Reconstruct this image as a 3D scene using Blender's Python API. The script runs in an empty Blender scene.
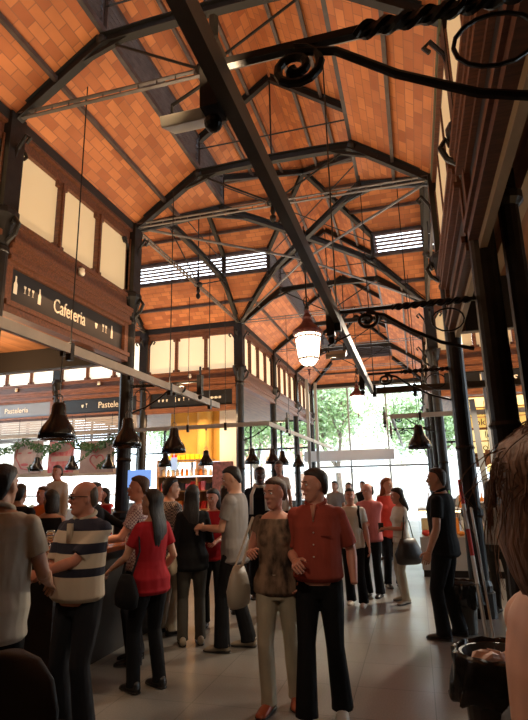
EXPO=0.0; SKY=7; UPE=150
import bpy, bmesh, math, random
from mathutils import Vector, Matrix
random.seed(7)
PI = math.pi
S = bpy.context.scene
COL = S.collection
V = Vector

# ------------------------------------------------------------------ helpers
def link(o):
    COL.objects.link(o); return o

def tag(o, label=None, cat=None, group=None, kind=None):
    if label: o['label'] = label
    if cat: o['category'] = cat
    if group: o['group'] = group
    if kind: o['kind'] = kind
    return o

def empty(name, loc, label, cat, group=None, rz=0):
    o = bpy.data.objects.new(name, None); link(o)
    o.location = loc; o.rotation_euler = (0, 0, rz); o.empty_display_size = .1
    return tag(o, label, cat, group)

def dup(root, loc=None, rz=None, label=None, group=None, parent=None, scale=None):
    r = root.copy(); link(r)
    if parent: r.parent = parent
    if loc is not None: r.location = loc
    if rz is not None: r.rotation_euler = (0, 0, rz)
    if scale is not None: r.scale = (scale, scale, scale)
    if label: r['label'] = label
    if group: r['group'] = group
    for ch in list(root.children):
        dup(ch, parent=r)
    return r

def frame_of(d, up=V((0, 0, 1))):
    d = d.normalized()
    if abs(d.dot(up)) > .98: up = V((0, 1, 0)) if abs(d.y) < .9 else V((1, 0, 0))
    s = d.cross(up).normalized()
    return s, s.cross(d).normalized()

class MB:
    def __init__(s): s.v = []; s.f = []; s.uv = None
    def add(s, vs, fs):
        n = len(s.v); s.v += [tuple(p) for p in vs]; s.f += [tuple(i + n for i in f) for f in fs]; return s
    def box(s, x0, x1, y0, y1, z0, z1):
        return s.add([(x0,y0,z0),(x1,y0,z0),(x1,y1,z0),(x0,y1,z0),(x0,y0,z1),(x1,y0,z1),(x1,y1,z1),(x0,y1,z1)],
                     [(0,3,2,1),(4,5,6,7),(0,1,5,4),(1,2,6,5),(2,3,7,6),(3,0,4,7)])
    def cbox(s, c, sx, sy, sz): return s.box(c[0]-sx/2, c[0]+sx/2, c[1]-sy/2, c[1]+sy/2, c[2]-sz/2, c[2]+sz/2)
    def bar(s, p, q, w, h, up=V((0,0,1))):
        p, q = V(p), V(q); a, b = frame_of(q-p, up)
        vs = []
        for c in (p, q):
            for i, j in ((-1,-1),(1,-1),(1,1),(-1,1)): vs.append(c + a*(i*w/2) + b*(j*h/2))
        return s.add(vs, [(0,1,2,3),(7,6,5,4),(0,4,5,1),(1,5,6,2),(2,6,7,3),(3,7,4,0)])
    def bars(s, pts, w, h, up=V((0,0,1))):
        for a, b in zip(pts, pts[1:]):
            s.bar(a, b, w, h, up)
        return s
    def ibar(s, p, q, w, h):      # I-section
        p, q = V(p), V(q); a, b = frame_of(q-p)
        s.bar(p + b*(h/2), q + b*(h/2), w, .015); s.bar(p - b*(h/2), q - b*(h/2), w, .015)
        return s.bar(p, q, .02, h)
    def loft(s, rings, n=12, cap=True):   # ring = (centre, axis u, axis v)
        vs = []; fs = []
        for c, u, w in rings:
            for k in range(n):
                t = 2*PI*k/n; vs.append(V(c) + V(u)*math.cos(t) + V(w)*math.sin(t))
        for r in range(len(rings)-1):
            for k in range(n):
                a = r*n+k; b = r*n+(k+1) % n
                fs.append((a, b, b+n, a+n))
        if cap:
            fs.append(tuple(range(n-1, -1, -1))); m = (len(rings)-1)*n; fs.append(tuple(range(m, m+n)))
        return s.add(vs, fs)
    def tube(s, pts, r, n=8, cap=True, flat=1.0, up=V((0,0,1))):
        pts = [V(p) for p in pts]; R = r if isinstance(r, (list, tuple)) else [r]*len(pts)
        rings = []; pa = None
        for i, p in enumerate(pts):
            d = pts[min(i+1, len(pts)-1)] - pts[max(i-1, 0)]
            if d.length < 1e-6: d = V((0,0,1))
            d.normalize()
            if pa is None: a, b = frame_of(d, up)
            else:
                a = pa - d*pa.dot(d)
                a = a.normalized() if a.length > 1e-4 else frame_of(d)[0]
                b = a.cross(d).normalized()
            pa = a
            rings.append((p, a*R[i], b*R[i]*flat))
        return s.loft(rings, n, cap)
    def lathe(s, prof, c=(0,0,0), n=16):
        return s.loft([(V(c)+V((0,0,z)), V((r,0,0)), V((0,r,0))) for r, z in prof], n)
    def ball(s, c, rx, ry=None, rz=None, n=12, m=7):
        ry = ry or rx; rz = rz or rx
        return s.loft([(V(c)+V((0,0,-rz*math.cos(PI*i/m))), V((max(rx*math.sin(PI*i/m),.0005),0,0)), V((0,max(ry*math.sin(PI*i/m),.0005),0))) for i in range(m+1)], n)
    def prism(s, pts, d):     # closed polygon pts (3d) pushed along d
        n = len(pts); d = V(d); a = [V(p) for p in pts]
        return s.add(a + [p+d for p in a], [tuple(range(n-1,-1,-1)), tuple(range(n, 2*n))] + [(i,(i+1)%n,(i+1)%n+n,i+n) for i in range(n)])
    def xf(s, M):
        s.v = [tuple(M @ V(p)) for p in s.v]; return s
    def mesh(s, name='m'):
        me = bpy.data.meshes.new(name); me.from_pydata(s.v, [], s.f); return me
    def build(s, name, mat, parent=None, smooth=False, kind=None, bevel=0):
        if parent is not None and parent.type == 'EMPTY' or (parent is not None and parent.get('_off')):
            off = V(parent.get('_off') or parent.location)
            s.v = [tuple(V(p)-off) for p in s.v]
        me = s.mesh(name)
        bm = bmesh.new(); bm.from_mesh(me); bmesh.ops.recalc_face_normals(bm, faces=bm.faces); bm.to_mesh(me); bm.free()
        if smooth:
            for p in me.polygons: p.use_smooth = True
        me.materials.append(mat)
        o = bpy.data.objects.new(name, me); link(o)
        if parent is not None: o.parent = parent
        if kind: o['kind'] = kind
        if bevel:
            b = o.modifiers.new('b', 'BEVEL'); b.width = bevel; b.segments = 2; b.limit_method = 'ANGLE'
        return o

def struct(name, mb, mat, **k):
    return mb.build(name, mat, kind='structure', **k)

def single(name, mb, mat, label, cat, group=None, **k):
    o = mb.build(name, mat, **k); return tag(o, label, cat, group)

# ------------------------------------------------------------------ materials
MT = {}
def mat(name, col, rough=.6, metal=0, noise=0, nscale=6, bump=0, bscale=40, emit=None, es=0, coord='Object', col2=None, stretch=None, alpha=1, trans=0, sub=0):
    if name in MT: return MT[name]
    m = bpy.data.materials.new(name); m.use_nodes = True; MT[name] = m
    nt = m.node_tree; b = nt.nodes['Principled BSDF']
    b.inputs['Base Color'].default_value = (*col, 1); b.inputs['Roughness'].default_value = rough; b.inputs['Metallic'].default_value = metal
    if trans: b.inputs['Transmission Weight'].default_value = trans
    if alpha < 1: b.inputs['Alpha'].default_value = alpha
    if sub:
        b.inputs['Subsurface Weight'].default_value = sub; b.inputs['Subsurface Radius'].default_value = (.02,.008,.004)
    if emit: b.inputs['Emission Color'].default_value = (*emit, 1); b.inputs['Emission Strength'].default_value = es
    if noise or bump:
        tc = nt.nodes.new('ShaderNodeTexCoord'); mp = nt.nodes.new('ShaderNodeMapping')
        nt.links.new(tc.outputs[coord], mp.inputs[0])
        if stretch: mp.inputs['Scale'].default_value = stretch
    if noise:
        n = nt.nodes.new('ShaderNodeTexNoise'); n.inputs['Scale'].default_value = nscale; n.inputs['Detail'].default_value = 5
        nt.links.new(mp.outputs[0], n.inputs['Vector'])
        r = nt.nodes.new('ShaderNodeValToRGB'); e = r.color_ramp.elements
        c2 = col2 or tuple(c*(1-noise) for c in col)
        e[0].position = .32; e[1].position = .68; e[0].color = (*c2, 1); e[1].color = (*[min(c*(1+noise*.5), 1) for c in col], 1)
        nt.links.new(n.outputs[0], r.inputs[0]); nt.links.new(r.outputs[0], b.inputs['Base Color'])
    if bump:
        n2 = nt.nodes.new('ShaderNodeTexNoise'); n2.inputs['Scale'].default_value = bscale; nt.links.new(mp.outputs[0], n2.inputs['Vector'])
        bp = nt.nodes.new('ShaderNodeBump'); bp.inputs['Strength'].default_value = bump; bp.inputs['Distance'].default_value = .01
        nt.links.new(n2.outputs[0], bp.inputs['Height']); nt.links.new(bp.outputs[0], b.inputs['Normal'])
    return m

def tile_mat():
    m = bpy.data.materials.new('clay_tile'); m.use_nodes = True; nt = m.node_tree; b = nt.nodes['Principled BSDF']
    uv = nt.nodes.new('ShaderNodeUVMap'); br = nt.nodes.new('ShaderNodeTexBrick')
    br.inputs['Color1'].default_value = (.66,.235,.075,1); br.inputs['Color2'].default_value = (.40,.115,.036,1)
    br.inputs['Mortar'].default_value = (.31,.115,.05,1); br.inputs['Scale'].default_value = 1
    br.inputs['Mortar Size'].default_value = .007; br.inputs['Brick Width'].default_value = .25; br.inputs['Row Height'].default_value = .125
    br.inputs['Bias'].default_value = .05; br.inputs['Mortar Smooth'].default_value = .4
    nt.links.new(uv.outputs[0], br.inputs['Vector'])
    n = nt.nodes.new('ShaderNodeTexNoise'); n.inputs['Scale'].default_value = 2.2; n.inputs['Detail'].default_value = 6; nt.links.new(uv.outputs[0], n.inputs['Vector'])
    mx = nt.nodes.new('ShaderNodeMix'); mx.data_type = 'RGBA'; mx.blend_type = 'MULTIPLY'; mx.inputs[0].default_value = .55
    nt.links.new(br.outputs['Color'], mx.inputs[6]); 
    r = nt.nodes.new('ShaderNodeValToRGB'); r.color_ramp.elements[0].position = .3; r.color_ramp.elements[1].position = .7
    r.color_ramp.elements[0].color = (.62,.6,.6,1); r.color_ramp.elements[1].color = (1,1,1,1)
    nt.links.new(n.outputs[0], r.inputs[0]); nt.links.new(r.outputs[0], mx.inputs[7]); nt.links.new(mx.outputs[2], b.inputs['Base Color'])
    b.inputs['Roughness'].default_value = .62
    return m
TILE = tile_mat()

def floor_mat():
    m = bpy.data.materials.new('terrazzo_floor'); m.use_nodes = True; nt = m.node_tree; b = nt.nodes['Principled BSDF']
    tc = nt.nodes.new('ShaderNodeTexCoord'); br = nt.nodes.new('ShaderNodeTexBrick')
    br.offset = 0; br.inputs['Scale'].default_value = 1; br.inputs['Brick Width'].default_value = .6; br.inputs['Row Height'].default_value = .6
    br.inputs['Mortar Size'].default_value = .004
    br.inputs['Color1'].default_value = (.20,.185,.165,1); br.inputs['Color2'].default_value = (.165,.155,.14,1); br.inputs['Mortar'].default_value = (.08,.075,.07,1)
    nt.links.new(tc.outputs['Object'], br.inputs['Vector'])
    n = nt.nodes.new('ShaderNodeTexNoise'); n.inputs['Scale'].default_value = 90; n.inputs['Detail'].default_value = 3; nt.links.new(tc.outputs['Object'], n.inputs['Vector'])
    mx = nt.nodes.new('ShaderNodeMix'); mx.data_type = 'RGBA'; mx.blend_type = 'OVERLAY'; mx.inputs[0].default_value = .5
    nt.links.new(br.outputs['Color'], mx.inputs[6]); nt.links.new(n.outputs[0], mx.inputs[7]); nt.links.new(mx.outputs[2], b.inputs['Base Color'])
    n2 = nt.nodes.new('ShaderNodeTexNoise'); n2.inputs['Scale'].default_value = 1.7; n2.inputs['Detail'].default_value = 4; nt.links.new(tc.outputs['Object'], n2.inputs['Vector'])
    mr = nt.nodes.new('ShaderNodeMapRange'); mr.inputs['To Min'].default_value = .22; mr.inputs['To Max'].default_value = .42
    nt.links.new(n2.outputs[0], mr.inputs[0]); nt.links.new(mr.outputs[0], b.inputs['Roughness'])
    return m
FLOORM = floor_mat()

IRON = mat('black_iron', (.016,.013,.011), .42, .4, noise=.4, nscale=9, bump=.15, bscale=30)
IRON2 = mat('truss_iron', (.009,.0075,.007), .6, 0, noise=.4, nscale=5)
ROD = mat('grey_tie_rod', (.15,.135,.13), .4, .5, noise=.3, nscale=5)
RAIL = mat('taupe_rail', (.48,.40,.32), .55, 0, noise=.15, nscale=4)
RAIL_SHADE = mat('bronze_beam', (.10,.075,.05), .5, .3, noise=.4, nscale=3)  # rail colour darkened to show its unlit underside
WOOD = mat('brown_wood', (.125,.042,.018), .5, 0, noise=.45, nscale=5, stretch=(1,8,8))
WOODX = mat('brown_wood_x', (.19,.07,.03), .5, 0, noise=.45, nscale=5, stretch=(1,1,10))
SOFFIT = mat('wood_soffit', (.26,.11,.045), .6, 0, noise=.4, nscale=2, stretch=(6,.6,1))
DARKPANEL = mat('dark_panel', (.02,.016,.014), .6)
LOUV = mat('louver_metal', (.085,.078,.085), .45, .2, noise=.3)
PANE = mat('frosted_pane', (.45,.36,.24), .5, emit=(1,.66,.32), es=.40)
PANEF = mat('frosted_pane_bright', (.6,.5,.36), .5, emit=(1,.76,.45), es=.75)
PANEW = mat('frosted_pane_lit_white', (.8,.8,.75), .5, emit=(1,.90,.70), es=1.1)
SIGN = mat('black_sign', (.006,.006,.007), .45)
LETTER = mat('pale_lettering', (.75,.68,.55), .6)
GOLD = mat('lit_golden_panel', (.8,.5,.12), .6, emit=(1,.62,.16), es=.75)
GOLD2 = mat('lit_pale_gold_panel', (.9,.75,.4), .6, emit=(1,.78,.32), es=1.0)
WHITE = mat('white_laminate', (.75,.75,.74), .45)
CREAM = mat('cream_plastic', (.85,.76,.62), .5)
LIT = mat('lantern_glass', (1,.9,.7), .4, emit=(1,.80,.55), es=9)
BULB = mat('lamp_bulb', (1,.8,.5), .4, emit=(1,.62,.28), es=14)
CASEL = mat('display_light', (1,1,1), .4, emit=(.95,.97,1), es=3.0)
GLASS = bpy.data.materials.new('clear_glass'); GLASS.use_nodes = True
_nt = GLASS.node_tree; _nt.nodes.clear()
_o = _nt.nodes.new('ShaderNodeOutputMaterial'); _t = _nt.nodes.new('ShaderNodeBsdfTransparent'); _g = _nt.nodes.new('ShaderNodeBsdfGlossy'); _m = _nt.nodes.new('ShaderNodeMixShader')
_t.inputs[0].default_value = (.93,.95,.95,1); _g.inputs['Roughness'].default_value = .03; _m.inputs[0].default_value = .06
_nt.links.new(_t.outputs[0], _m.inputs[1]); _nt.links.new(_g.outputs[0], _m.inputs[2]); _nt.links.new(_m.outputs[0], _o.inputs[0])

# ------------------------------------------------------------------ camera (about 1.62 m up, 26 mm lens, tipped up)
def make_camera():
    yaw, pit, rol = math.radians(15.49), math.radians(13.33), math.radians(-1.26)
    cy, sy, cp, sp = math.cos(yaw), math.sin(yaw), math.cos(pit), math.sin(pit)
    fw = V((-sy*cp, cy*cp, sp)); r0 = V((cy, sy, 0)); u0 = r0.cross(fw)
    r = r0*math.cos(rol) + u0*math.sin(rol); u = u0*math.cos(rol) - r0*math.sin(rol)
    cd = bpy.data.cameras.new('camera'); c = bpy.data.objects.new('camera', cd); link(c)
    M = Matrix((r, u, -fw)).transposed().to_4x4(); M.translation = V((0, 0, 1.62))
    c.matrix_world = M
    cd.sensor_fit = 'HORIZONTAL'; cd.sensor_width = 36; cd.lens = 36*525/528; cd.clip_start = .05; cd.clip_end = 300
    S.camera = c
make_camera()
S.view_settings.view_transform = 'Standard'; S.view_settings.look = 'None'; S.view_settings.gamma = 1
S.view_settings.use_curve_mapping = False; S.view_settings.exposure = EXPO
try:
    S.cycles.use_denoising = True; S.cycles.max_bounces = 7; S.cycles.transparent_max_bounces = 16; S.cycles.sample_clamp_indirect = 4
except Exception: pass
# ------------------------------------------------------------------ layout of the hall
XL, XR, XC = -4.35, .65, -1.85
Y0, YA, YB, YE = -4.2, 7.4, 13.2, 23.7
YC = (YA+YB)/2
ZE, ZJ, ZT, ZA = 6.0, 6.88, 7.52, 8.48      # eave, louver sill, louver head, ridge
DJ = 1.2
XW, XO = -13.2, 9.4

def roof_piece(pts, name='ceiling', th=.06, udir=None):
    """flat roof panel; UV in metres with u along udir (horizontal)"""
    P = [V(p) for p in pts]
    nrm = (P[1]-P[0]).cross(P[2]-P[0]).normalized()
    if nrm.z < 0: P.reverse(); nrm = -nrm
    mb = MB(); mb.prism(P, nrm*th)
    me = mb.mesh(name); bm = bmesh.new(); bm.from_mesh(me); bmesh.ops.recalc_face_normals(bm, faces=bm.faces)
    uvl = bm.loops.layers.uv.new('UVMap'); ud = V(udir).normalized(); vd = nrm.cross(ud)
    for f in bm.faces:
        for l in f.loops: l[uvl].uv = (l.vert.co.dot(ud), l.vert.co.dot(vd))
    bm.to_mesh(me); bm.free(); me.materials.append(TILE)
    o = bpy.data.objects.new(name, me); link(o); o['kind'] = 'structure'
    return o

def purlins(roof, segs, w=.05, h=.07):
    for a, b in segs:
        m = MB(); m.bar(a, b, w, h); m.build('purlin', ROD2, roof)
ROD2 = mat('purlin_strip', (.10,.075,.07), .5, .2, noise=.3)

def lerp(a, b, t): return V(a)*(1-t) + V(b)*t

def nave_half(side, y0, y1, j0, j1):
    """lower slope, between y0..y1; j0/j1 = extra retreat of the louver line at each end (hips and valleys)"""
    xe = XL if side < 0 else XR
    xj = xe + DJ*(-side)
    e = .06*side
    r = roof_piece([(xe+e, y0, ZE-.04), (xe+e, y1, ZE-.04), (xj, y1+j1, ZJ), (xj, y0+j0, ZJ)], udir=(0,1,0))
    t = .5; xm = xe+(xj-xe)*t; zm = ZE+(ZJ-ZE)*t
    purlins(r, [((xm, y0+j0*t, zm-.05), (xm, y1+j1*t, zm-.05))])
    # upper slope
    yu0, yu1 = y0+j0, y1+j1
    return xj, yu0, yu1

xl, a0, a1 = nave_half(-1, Y0, YA, 0, DJ)
xr, _, _ = nave_half(1, Y0, YA, 0, DJ)
nave_half(-1, YB, YE, -DJ, -DJ); nave_half(1, YB, YE, -DJ, -DJ)
# nave upper slopes (monitor)
for xj in (xl, xr):
    s = 1 if xj > XC else -1
    for p in ([(xj+.05*s, Y0, ZT-.03), (xj+.05*s, YA+DJ, ZT-.03), (XC, YC, ZA), (XC, Y0, ZA)],
              [(xj+.05*s, YB-DJ, ZT-.03), (xj+.05*s, YE-DJ, ZT-.03), (XC, YE-DJ-1.3, ZA), (XC, YC, ZA)]):
        r = roof_piece(p, udir=(0,1,0))
        A, B, Cc, D = [V(q) for q in p]
        for t in (.36, .72):
            purlins(r, [(lerp(A, D, t)-V((0,0,.05)), lerp(B, Cc, t)-V((0,0,.05)))])
# transept lower and upper slopes, left and right arms
for s, xin, xout in ((-1, XL, XW), (1, XR, XO)):
    for ye, sg in ((YA, 1), (YB, -1)):
        yj = ye + DJ*sg; xi2 = xin - DJ*s
        r = roof_piece([(xout, ye-.06*sg, ZE-.04), (xin, ye-.06*sg, ZE-.04), (xi2, yj, ZJ), (xout, yj, ZJ)], udir=(1,0,0))
        purlins(r, [((xout, ye+DJ*sg*.5, (ZE+ZJ)/2-.05), (xin-DJ*s*.5, ye+DJ*sg*.5, (ZE+ZJ)/2-.05))])
        r = roof_piece([(xout, yj-.05*sg, ZT-.03), (xi2, yj-.05*sg, ZT-.03), (XC, YC, ZA), (xout, YC, ZA)], udir=(1,0,0))
        for t in (.36, .72):
            purlins(r, [((xout, yj+(YC-yj)*t, ZT+(ZA-ZT)*t-.07), (xi2+(XC-xi2)*t, yj+(YC-yj)*t, ZT+(ZA-ZT)*t-.07))])
# hipped far end
r = roof_piece([(XL-.06, YE+.06, ZE-.04), (XR+.06, YE+.06, ZE-.04), (XR-DJ, YE-DJ, ZJ), (XL+DJ, YE-DJ, ZJ)], udir=(1,0,0))
purlins(r, [((XL+.6, YE-.6, 6.39), (XR-.6, YE-.6, 6.39))])
roof_piece([(XL+DJ, YE-DJ+.05, ZT-.03), (XR-DJ, YE-DJ+.05, ZT-.03), (XC, YE-DJ-1.3, ZA)], udir=(1,0,0))

# louvered clerestory bands: one window per bay
def louver(p, q, out):
    """p,q: ends at sill level (xy), out: outward unit normal"""
    p, q, out = V((*p, 0)), V((*q, 0)), V((*out, 0)); d = (q-p).normalized(); L = (q-p).length
    fr = MB()
    z = V((0,0,1))
    fr.bar(p+z*(ZJ+.03), q+z*(ZJ+.03), .07, .09); fr.bar(p+z*(ZT-.04), q+z*(ZT-.04), .07, .07)
    for e in (p+d*.02, q-d*.02): fr.bar(e+z*ZJ, e+z*ZT, .045, .07, d)
    n = max(1, round(L/2.4))
    for i in range(1, n):
        e = p+d*(L*i/n); fr.bar(e+z*ZJ, e+z*ZT, .045, .07, d)
    o = struct('window_'+str(louver.k), fr, LOUV); louver.k += 1
    sl = MB()
    for i in range(6):
        zz = ZJ+.085+i*.095
        c0, c1 = p+z*zz+out*.03, q+z*zz+out*.03
        vs = []
        for c in (c0, c1):
            for oo, dz in ((-.045, .0), (.045, -.012), (.045, .0), (-.045, .012)): vs.append(c+out*oo+z*dz)
        sl.add(vs, [(0,1,2,3),(7,6,5,4),(0,4,5,1),(1,5,6,2),(2,6,7,3),(3,7,4,0)])
    sl.build('louver_slats', LOUV, o)
louver.k = 1
ys = [Y0, 1.6, 4.5, 7.4, YA+DJ]
for xj, o in ((xl, -1), (xr, 1)):
    for u, v in zip(ys, ys[1:]):
        louver((xj, u), (xj, v), (o, 0))
    y2 = [YB-DJ, 13.2, 16.7, 20.2, YE-DJ]
    for u, v in zip(y2, y2[1:]): louver((xj, u), (xj, v), (o, 0))
for u, v in ((XL+DJ, XL), (XL, -7.2), (-7.2, -10.05), (-10.05, XW)):
    louver((u, YA+DJ), (v, YA+DJ), (0, -1)); louver((u, YB-DJ), (v, YB-DJ), (0, 1))
for u, v in ((XR-DJ, XR), (XR, 3.5), (3.5, 6.35), (6.35, XO)):
    louver((u, YA+DJ), (v, YA+DJ), (0, -1)); louver((u, YB-DJ), (v, YB-DJ), (0, 1))
louver((XL+DJ, YE-DJ), (XR-DJ, YE-DJ), (0, 1))
struct('wall_gable', MB().box(XL+DJ, XR-DJ, YE-DJ+.09, YE-DJ+.13, ZJ-.02, ZT+.02), LOUV)  # panel added behind the end louver to block the daylight

# ------------------------------------------------------------------ trusses
def arc(a, b, sag, n=7, dirn=V((0,0,1))):
    a, b = V(a), V(b)
    return [a.lerp(b, i/n) + dirn*(sag*4*(i/n)*(1-i/n)) for i in range(n+1)]

def truss(P0, P1, label, dj=None, jo=None, base=(0,0), tie=True, hook=True):
    """P0,P1 eave points (xy).  jo: explicit (joint0,joint1) xy."""
    P0, P1 = V((*P0, 0)), V((*P1, 0)); W = (P1-P0).length; d = (P1-P0)/W; z = V((0,0,1))
    if jo: J0, J1 = V((*jo[0],0)), V((*jo[1],0))
    else: J0, J1 = P0+d*DJ, P1-d*DJ
    M = (P0+P1)/2
    root = empty('roof_truss', (M.x, M.y, ZE), label, 'roof truss', 'iron roof trusses of the market hall')
    dn = 0.10
    E0, E1 = P0+z*(ZE-.06), P1+z*(ZE-.06); K0, K1 = J0+z*(ZJ-dn), J1+z*(ZJ-dn)
    for e, k in ((E0, K0), (E1, K1)):
        m = MB(); m.ibar(e, k, .10, .13); m.build('rafter', IRON2, root)
    m = MB(); pts = arc(K0, K1, .035, 4)
    for a, b in zip(pts, pts[1:]): m.ibar(a, b, .10, .12)
    m.build('collar_beam', IRON2, root)
    # curved gusset brackets under the joints
    for k, e, s in ((K0, E0, 1), (K1, E1, -1)):
        g = MB(); a = k + (e-k)*.32; b = k + (K1-K0)*(.16*s)
        pts = [a.lerp(k-z*.16, t)*(1-t) + (k-z*.16).lerp(b, t)*t for t in [i/6 for i in range(7)]]
        g.bars(pts, .05, .05); g.ball(k, .075); g.build('gusset', IRON2, root)
    for j in (J0, J1):
        m = MB(); m.bar(j+z*(ZJ-dn), j+z*(ZT-.06), .06, .06, d); m.build('post', IRON2, root)
    for j in (J0, J1):
        m = MB(); m.ibar(j+z*(ZT-.08), M+z*(ZA-.10), .09, .10); m.build('top_rafter', IRON2, root)
    C = M+z*(ZE+.02)
    if tie:
        m = MB()
        for o in (-.035, .035): m.bar(P0+z*(ZE+o), P1+z*(ZE+o), .045, .014)
        n = int(W/.22)
        for i in range(n): 
            q = P0.lerp(P1, (i+.5)/n); m.bar(q+z*(ZE-.035), q+z*(ZE+.035), .012, .012, d)
        m.build('tie_beam', ROD, root)
        nd = MB(); nd.ball(C, .10, .10, .07); nd.lathe([(.02,-.34),(.05,-.30),(.055,-.25),(.025,-.21),(.045,-.15),(.03,-.08),(.03,.30)], C, 10)
        nd.build('king_node', IRON, root)
        for k in (K0, K1):
            m = MB(); m.tube([k, C], .016, 6); m.build('strut_rod', IRON2, root)
        m = MB(); m.tube([C, M+z*(ZA-.15)], .014, 6); m.build('king_rod', IRON2, root)
    m = MB(); q = (J0+z*(ZT-.06)).lerp(M+z*(ZA-.12), .42); q2 = (J1+z*(ZT-.06)).lerp(M+z*(ZA-.12), .42)
    m.tube([J0+z*(ZT-.25), J1+z*(ZT-.25)], .013, 6); m.build('stay_rod', IRON2, root)
    return root

for y, l in ((-1.3, 'dark iron roof truss behind the camera at the near end'), (1.6, 'dark iron roof truss nearest overhead, before the Cafeteria windows'),
             (4.5, 'iron roof truss crossing the top left above the first frosted window'),
             (7.4, 'iron roof truss at the near edge of the crossing, above the Cafeteria sign corner'),
             (13.2, 'iron roof truss at the far edge of the crossing behind the big lantern'),
             (16.7, 'dark iron roof truss, second one behind the big lantern'),
             (20.2, 'dark iron roof truss, last one before the glazed far end')):
    truss((XL, y), (XR, y), l)
truss((XL, YA), (XL, YB), 'iron roof truss across the left arm of the crossing')
truss((XR, YA), (XR, YB), 'iron roof truss across the right arm of the crossing')
J = [(XL+DJ, YA+DJ), (XR-DJ, YB-DJ), (XL+DJ, YB-DJ), (XR-DJ, YA+DJ)]
truss((XL, YA), (XR, YB), 'diagonal iron truss of the crossing running from near left to far right', jo=(J[0], J[1]), tie=False)
truss((XL, YB), (XR, YA), 'diagonal iron truss of the crossing running from far left to near right', jo=(J[2], J[3]), tie=False)
for x in (-7.2, -10.05): truss((x, YA), (x, YB), 'iron truss in the left transept roof, %s one' % ('inner' if x > -9 else 'outer'))
for x in (3.5, 6.35): truss((x, YA), (x, YB), 'iron truss in the right transept roof, %s one' % ('inner' if x < 5 else 'outer'))
for xa, xb, w in ((XL, XL+DJ, 'left'), (XR, XR-DJ, 'right')):
    m = MB(); m.ibar((xa, YE, ZE-.06), (xb, YE-DJ, ZJ-.1), .09, .12)
    m.ibar((xb, YE-DJ, ZT-.08), (XC, YE-DJ-1.3, ZA-.1), .09, .1)
    single('hip_rafter', m, IRON2, 'iron hip rafter at the %s corner of the far gable' % w, 'rafter')

# eave beams with gutters, along the top of every facade
def eave(a, b):
    m = MB(); m.bar((*a, ZE-.06), (*b, ZE-.06), .16, .12); m.bar((*a, ZE+.03), (*b, ZE+.03), .10, .06)
    struct('trim_'+str(eave.k), m, mat('mossy_paint',(.085,.095,.05),.6) if eave.k == 2 else IRON2); eave.k += 1
eave.k = 1
for a, b in (((XL,Y0),(XL,YA)), ((XR,Y0),(XR,YA)), ((XL,YB),(XL,YE)), ((XR,YB),(XR,YE)), ((XW,YA),(XL,YA)), ((XW,YB),(XL,YB)), ((XR,YA),(XO,YA)), ((XR,YB),(XO,YB)), ((XL,YE),(XR,YE))):
    eave(a, b)

# ------------------------------------------------------------------ columns
def column_parts(root):
    m = MB(); m.lathe([(.17,0),(.17,.28),(.145,.30),(.15,.36),(.12,.42),(.115,1.0),(.112,1.15),(.135,1.18),(.135,1.25),(.112,1.28),(.106,4.25)], (0,0,0), 16)
    m.lathe([(.11,2.0),(.125,2.03),(.11,2.06)], (0,0,0), 16)
    m.build('shaft', IRON, root, smooth=False)
    m = MB(); m.lathe([(.095,4.22),(.12,4.25),(.12,4.30),(.10,4.33),(.13,4.45),(.17,4.62),(.19,4.68),(.19,4.74),(.15,4.78)], (0,0,0), 12)
    for k in range(4):
        a = k*PI/2; d = V((math.cos(a), math.sin(a), 0))
        m.tube([d*.10+V((0,0,4.36)), d*.20+V((0,0,4.44)), d*.25+V((0,0,4.56)), d*.20+V((0,0,4.64)), d*.16+V((0,0,4.57))], .028, 6)
    m.build('capital', IRON, root)
    m = MB(); m.box(-.12,.12,-.12,.12,4.76,6.0)
    for k in range(4):
        a = k*PI/2; d = V((math.cos(a), math.sin(a), 0))
        m.tube([d*.08+V((0,0,5.35)), d*.13+V((0,0,5.55)), d*.24+V((0,0,5.72)), d*.30+V((0,0,5.66)), d*.25+V((0,0,5.60))], .024, 6)
    m.build('upper_post', IRON, root)
col = None
CL = [(XL,-1.3,'left column row, behind the camera'), (XL,1.6,'left column row, beside the camera'), (XL,4.5,'black iron column at the left photo edge beside the first frosted window'),
      (XL,7.4,'black iron column right of the Cafeteria sign, rising from the bar crowd'),
      (XL,13.2,'black iron column on the corner of the far left stall'),
      (XL,16.7,'dark column in the receding left row, first after the stall corner'), (XL,20.2,'dark column in the receding left row, second after the stall corner'),
      (XL,23.6,'dark column at the left corner of the glazed far end'),
      (XR,-1.3,'right column row, behind the camera'), (XR,1.6,'right column row, beside the camera'), (XR+.06,4.5,'thick black column nearest on the right, behind the woman\'s hair'),
      (XR,7.4,'black column beside the guard in black, with the striped pole against it'), (XR,13.2,'dark column rising behind the guard\'s head'),
      (XR,16.7,'dark column hidden behind the one over the guard, nearer'), (XR,20.2,'dark column hidden behind the one over the guard, further'), (XR,23.6,'dark column at the right corner of the glazed far end'),
      (-7.2,13.2,'dark column between the far stall\'s frosted windows and the Pasteleria sign'), (-10.05,13.2,'dark column between the two Pasteleria signs'), (-12.9,13.2,'dark column at the far left edge beside the garland'),
      (-7.2,7.4,'column inside the cafeteria stall, inner'), (-10.05,7.4,'column inside the cafeteria stall, outer'),
      (3.5,13.2,'column of the far right stall beyond the golden panels'), (6.35,13.2,'column of the far right stall, outer'), (3.5,7.4,'column of the near right stall, inner'), (6.35,7.4,'column of the near right stall, outer')]
for x, y, l in CL:
    if not l.startswith(('black','dark','thick')): l = 'black iron column, ' + l
    if col is None:
        col = empty('iron_column', (0,0,0), l, 'column', 'cast iron columns'); column_parts(col); col.location = (x, y, 0)
    else: dup(col, (x, y, 0), label=l)
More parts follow.
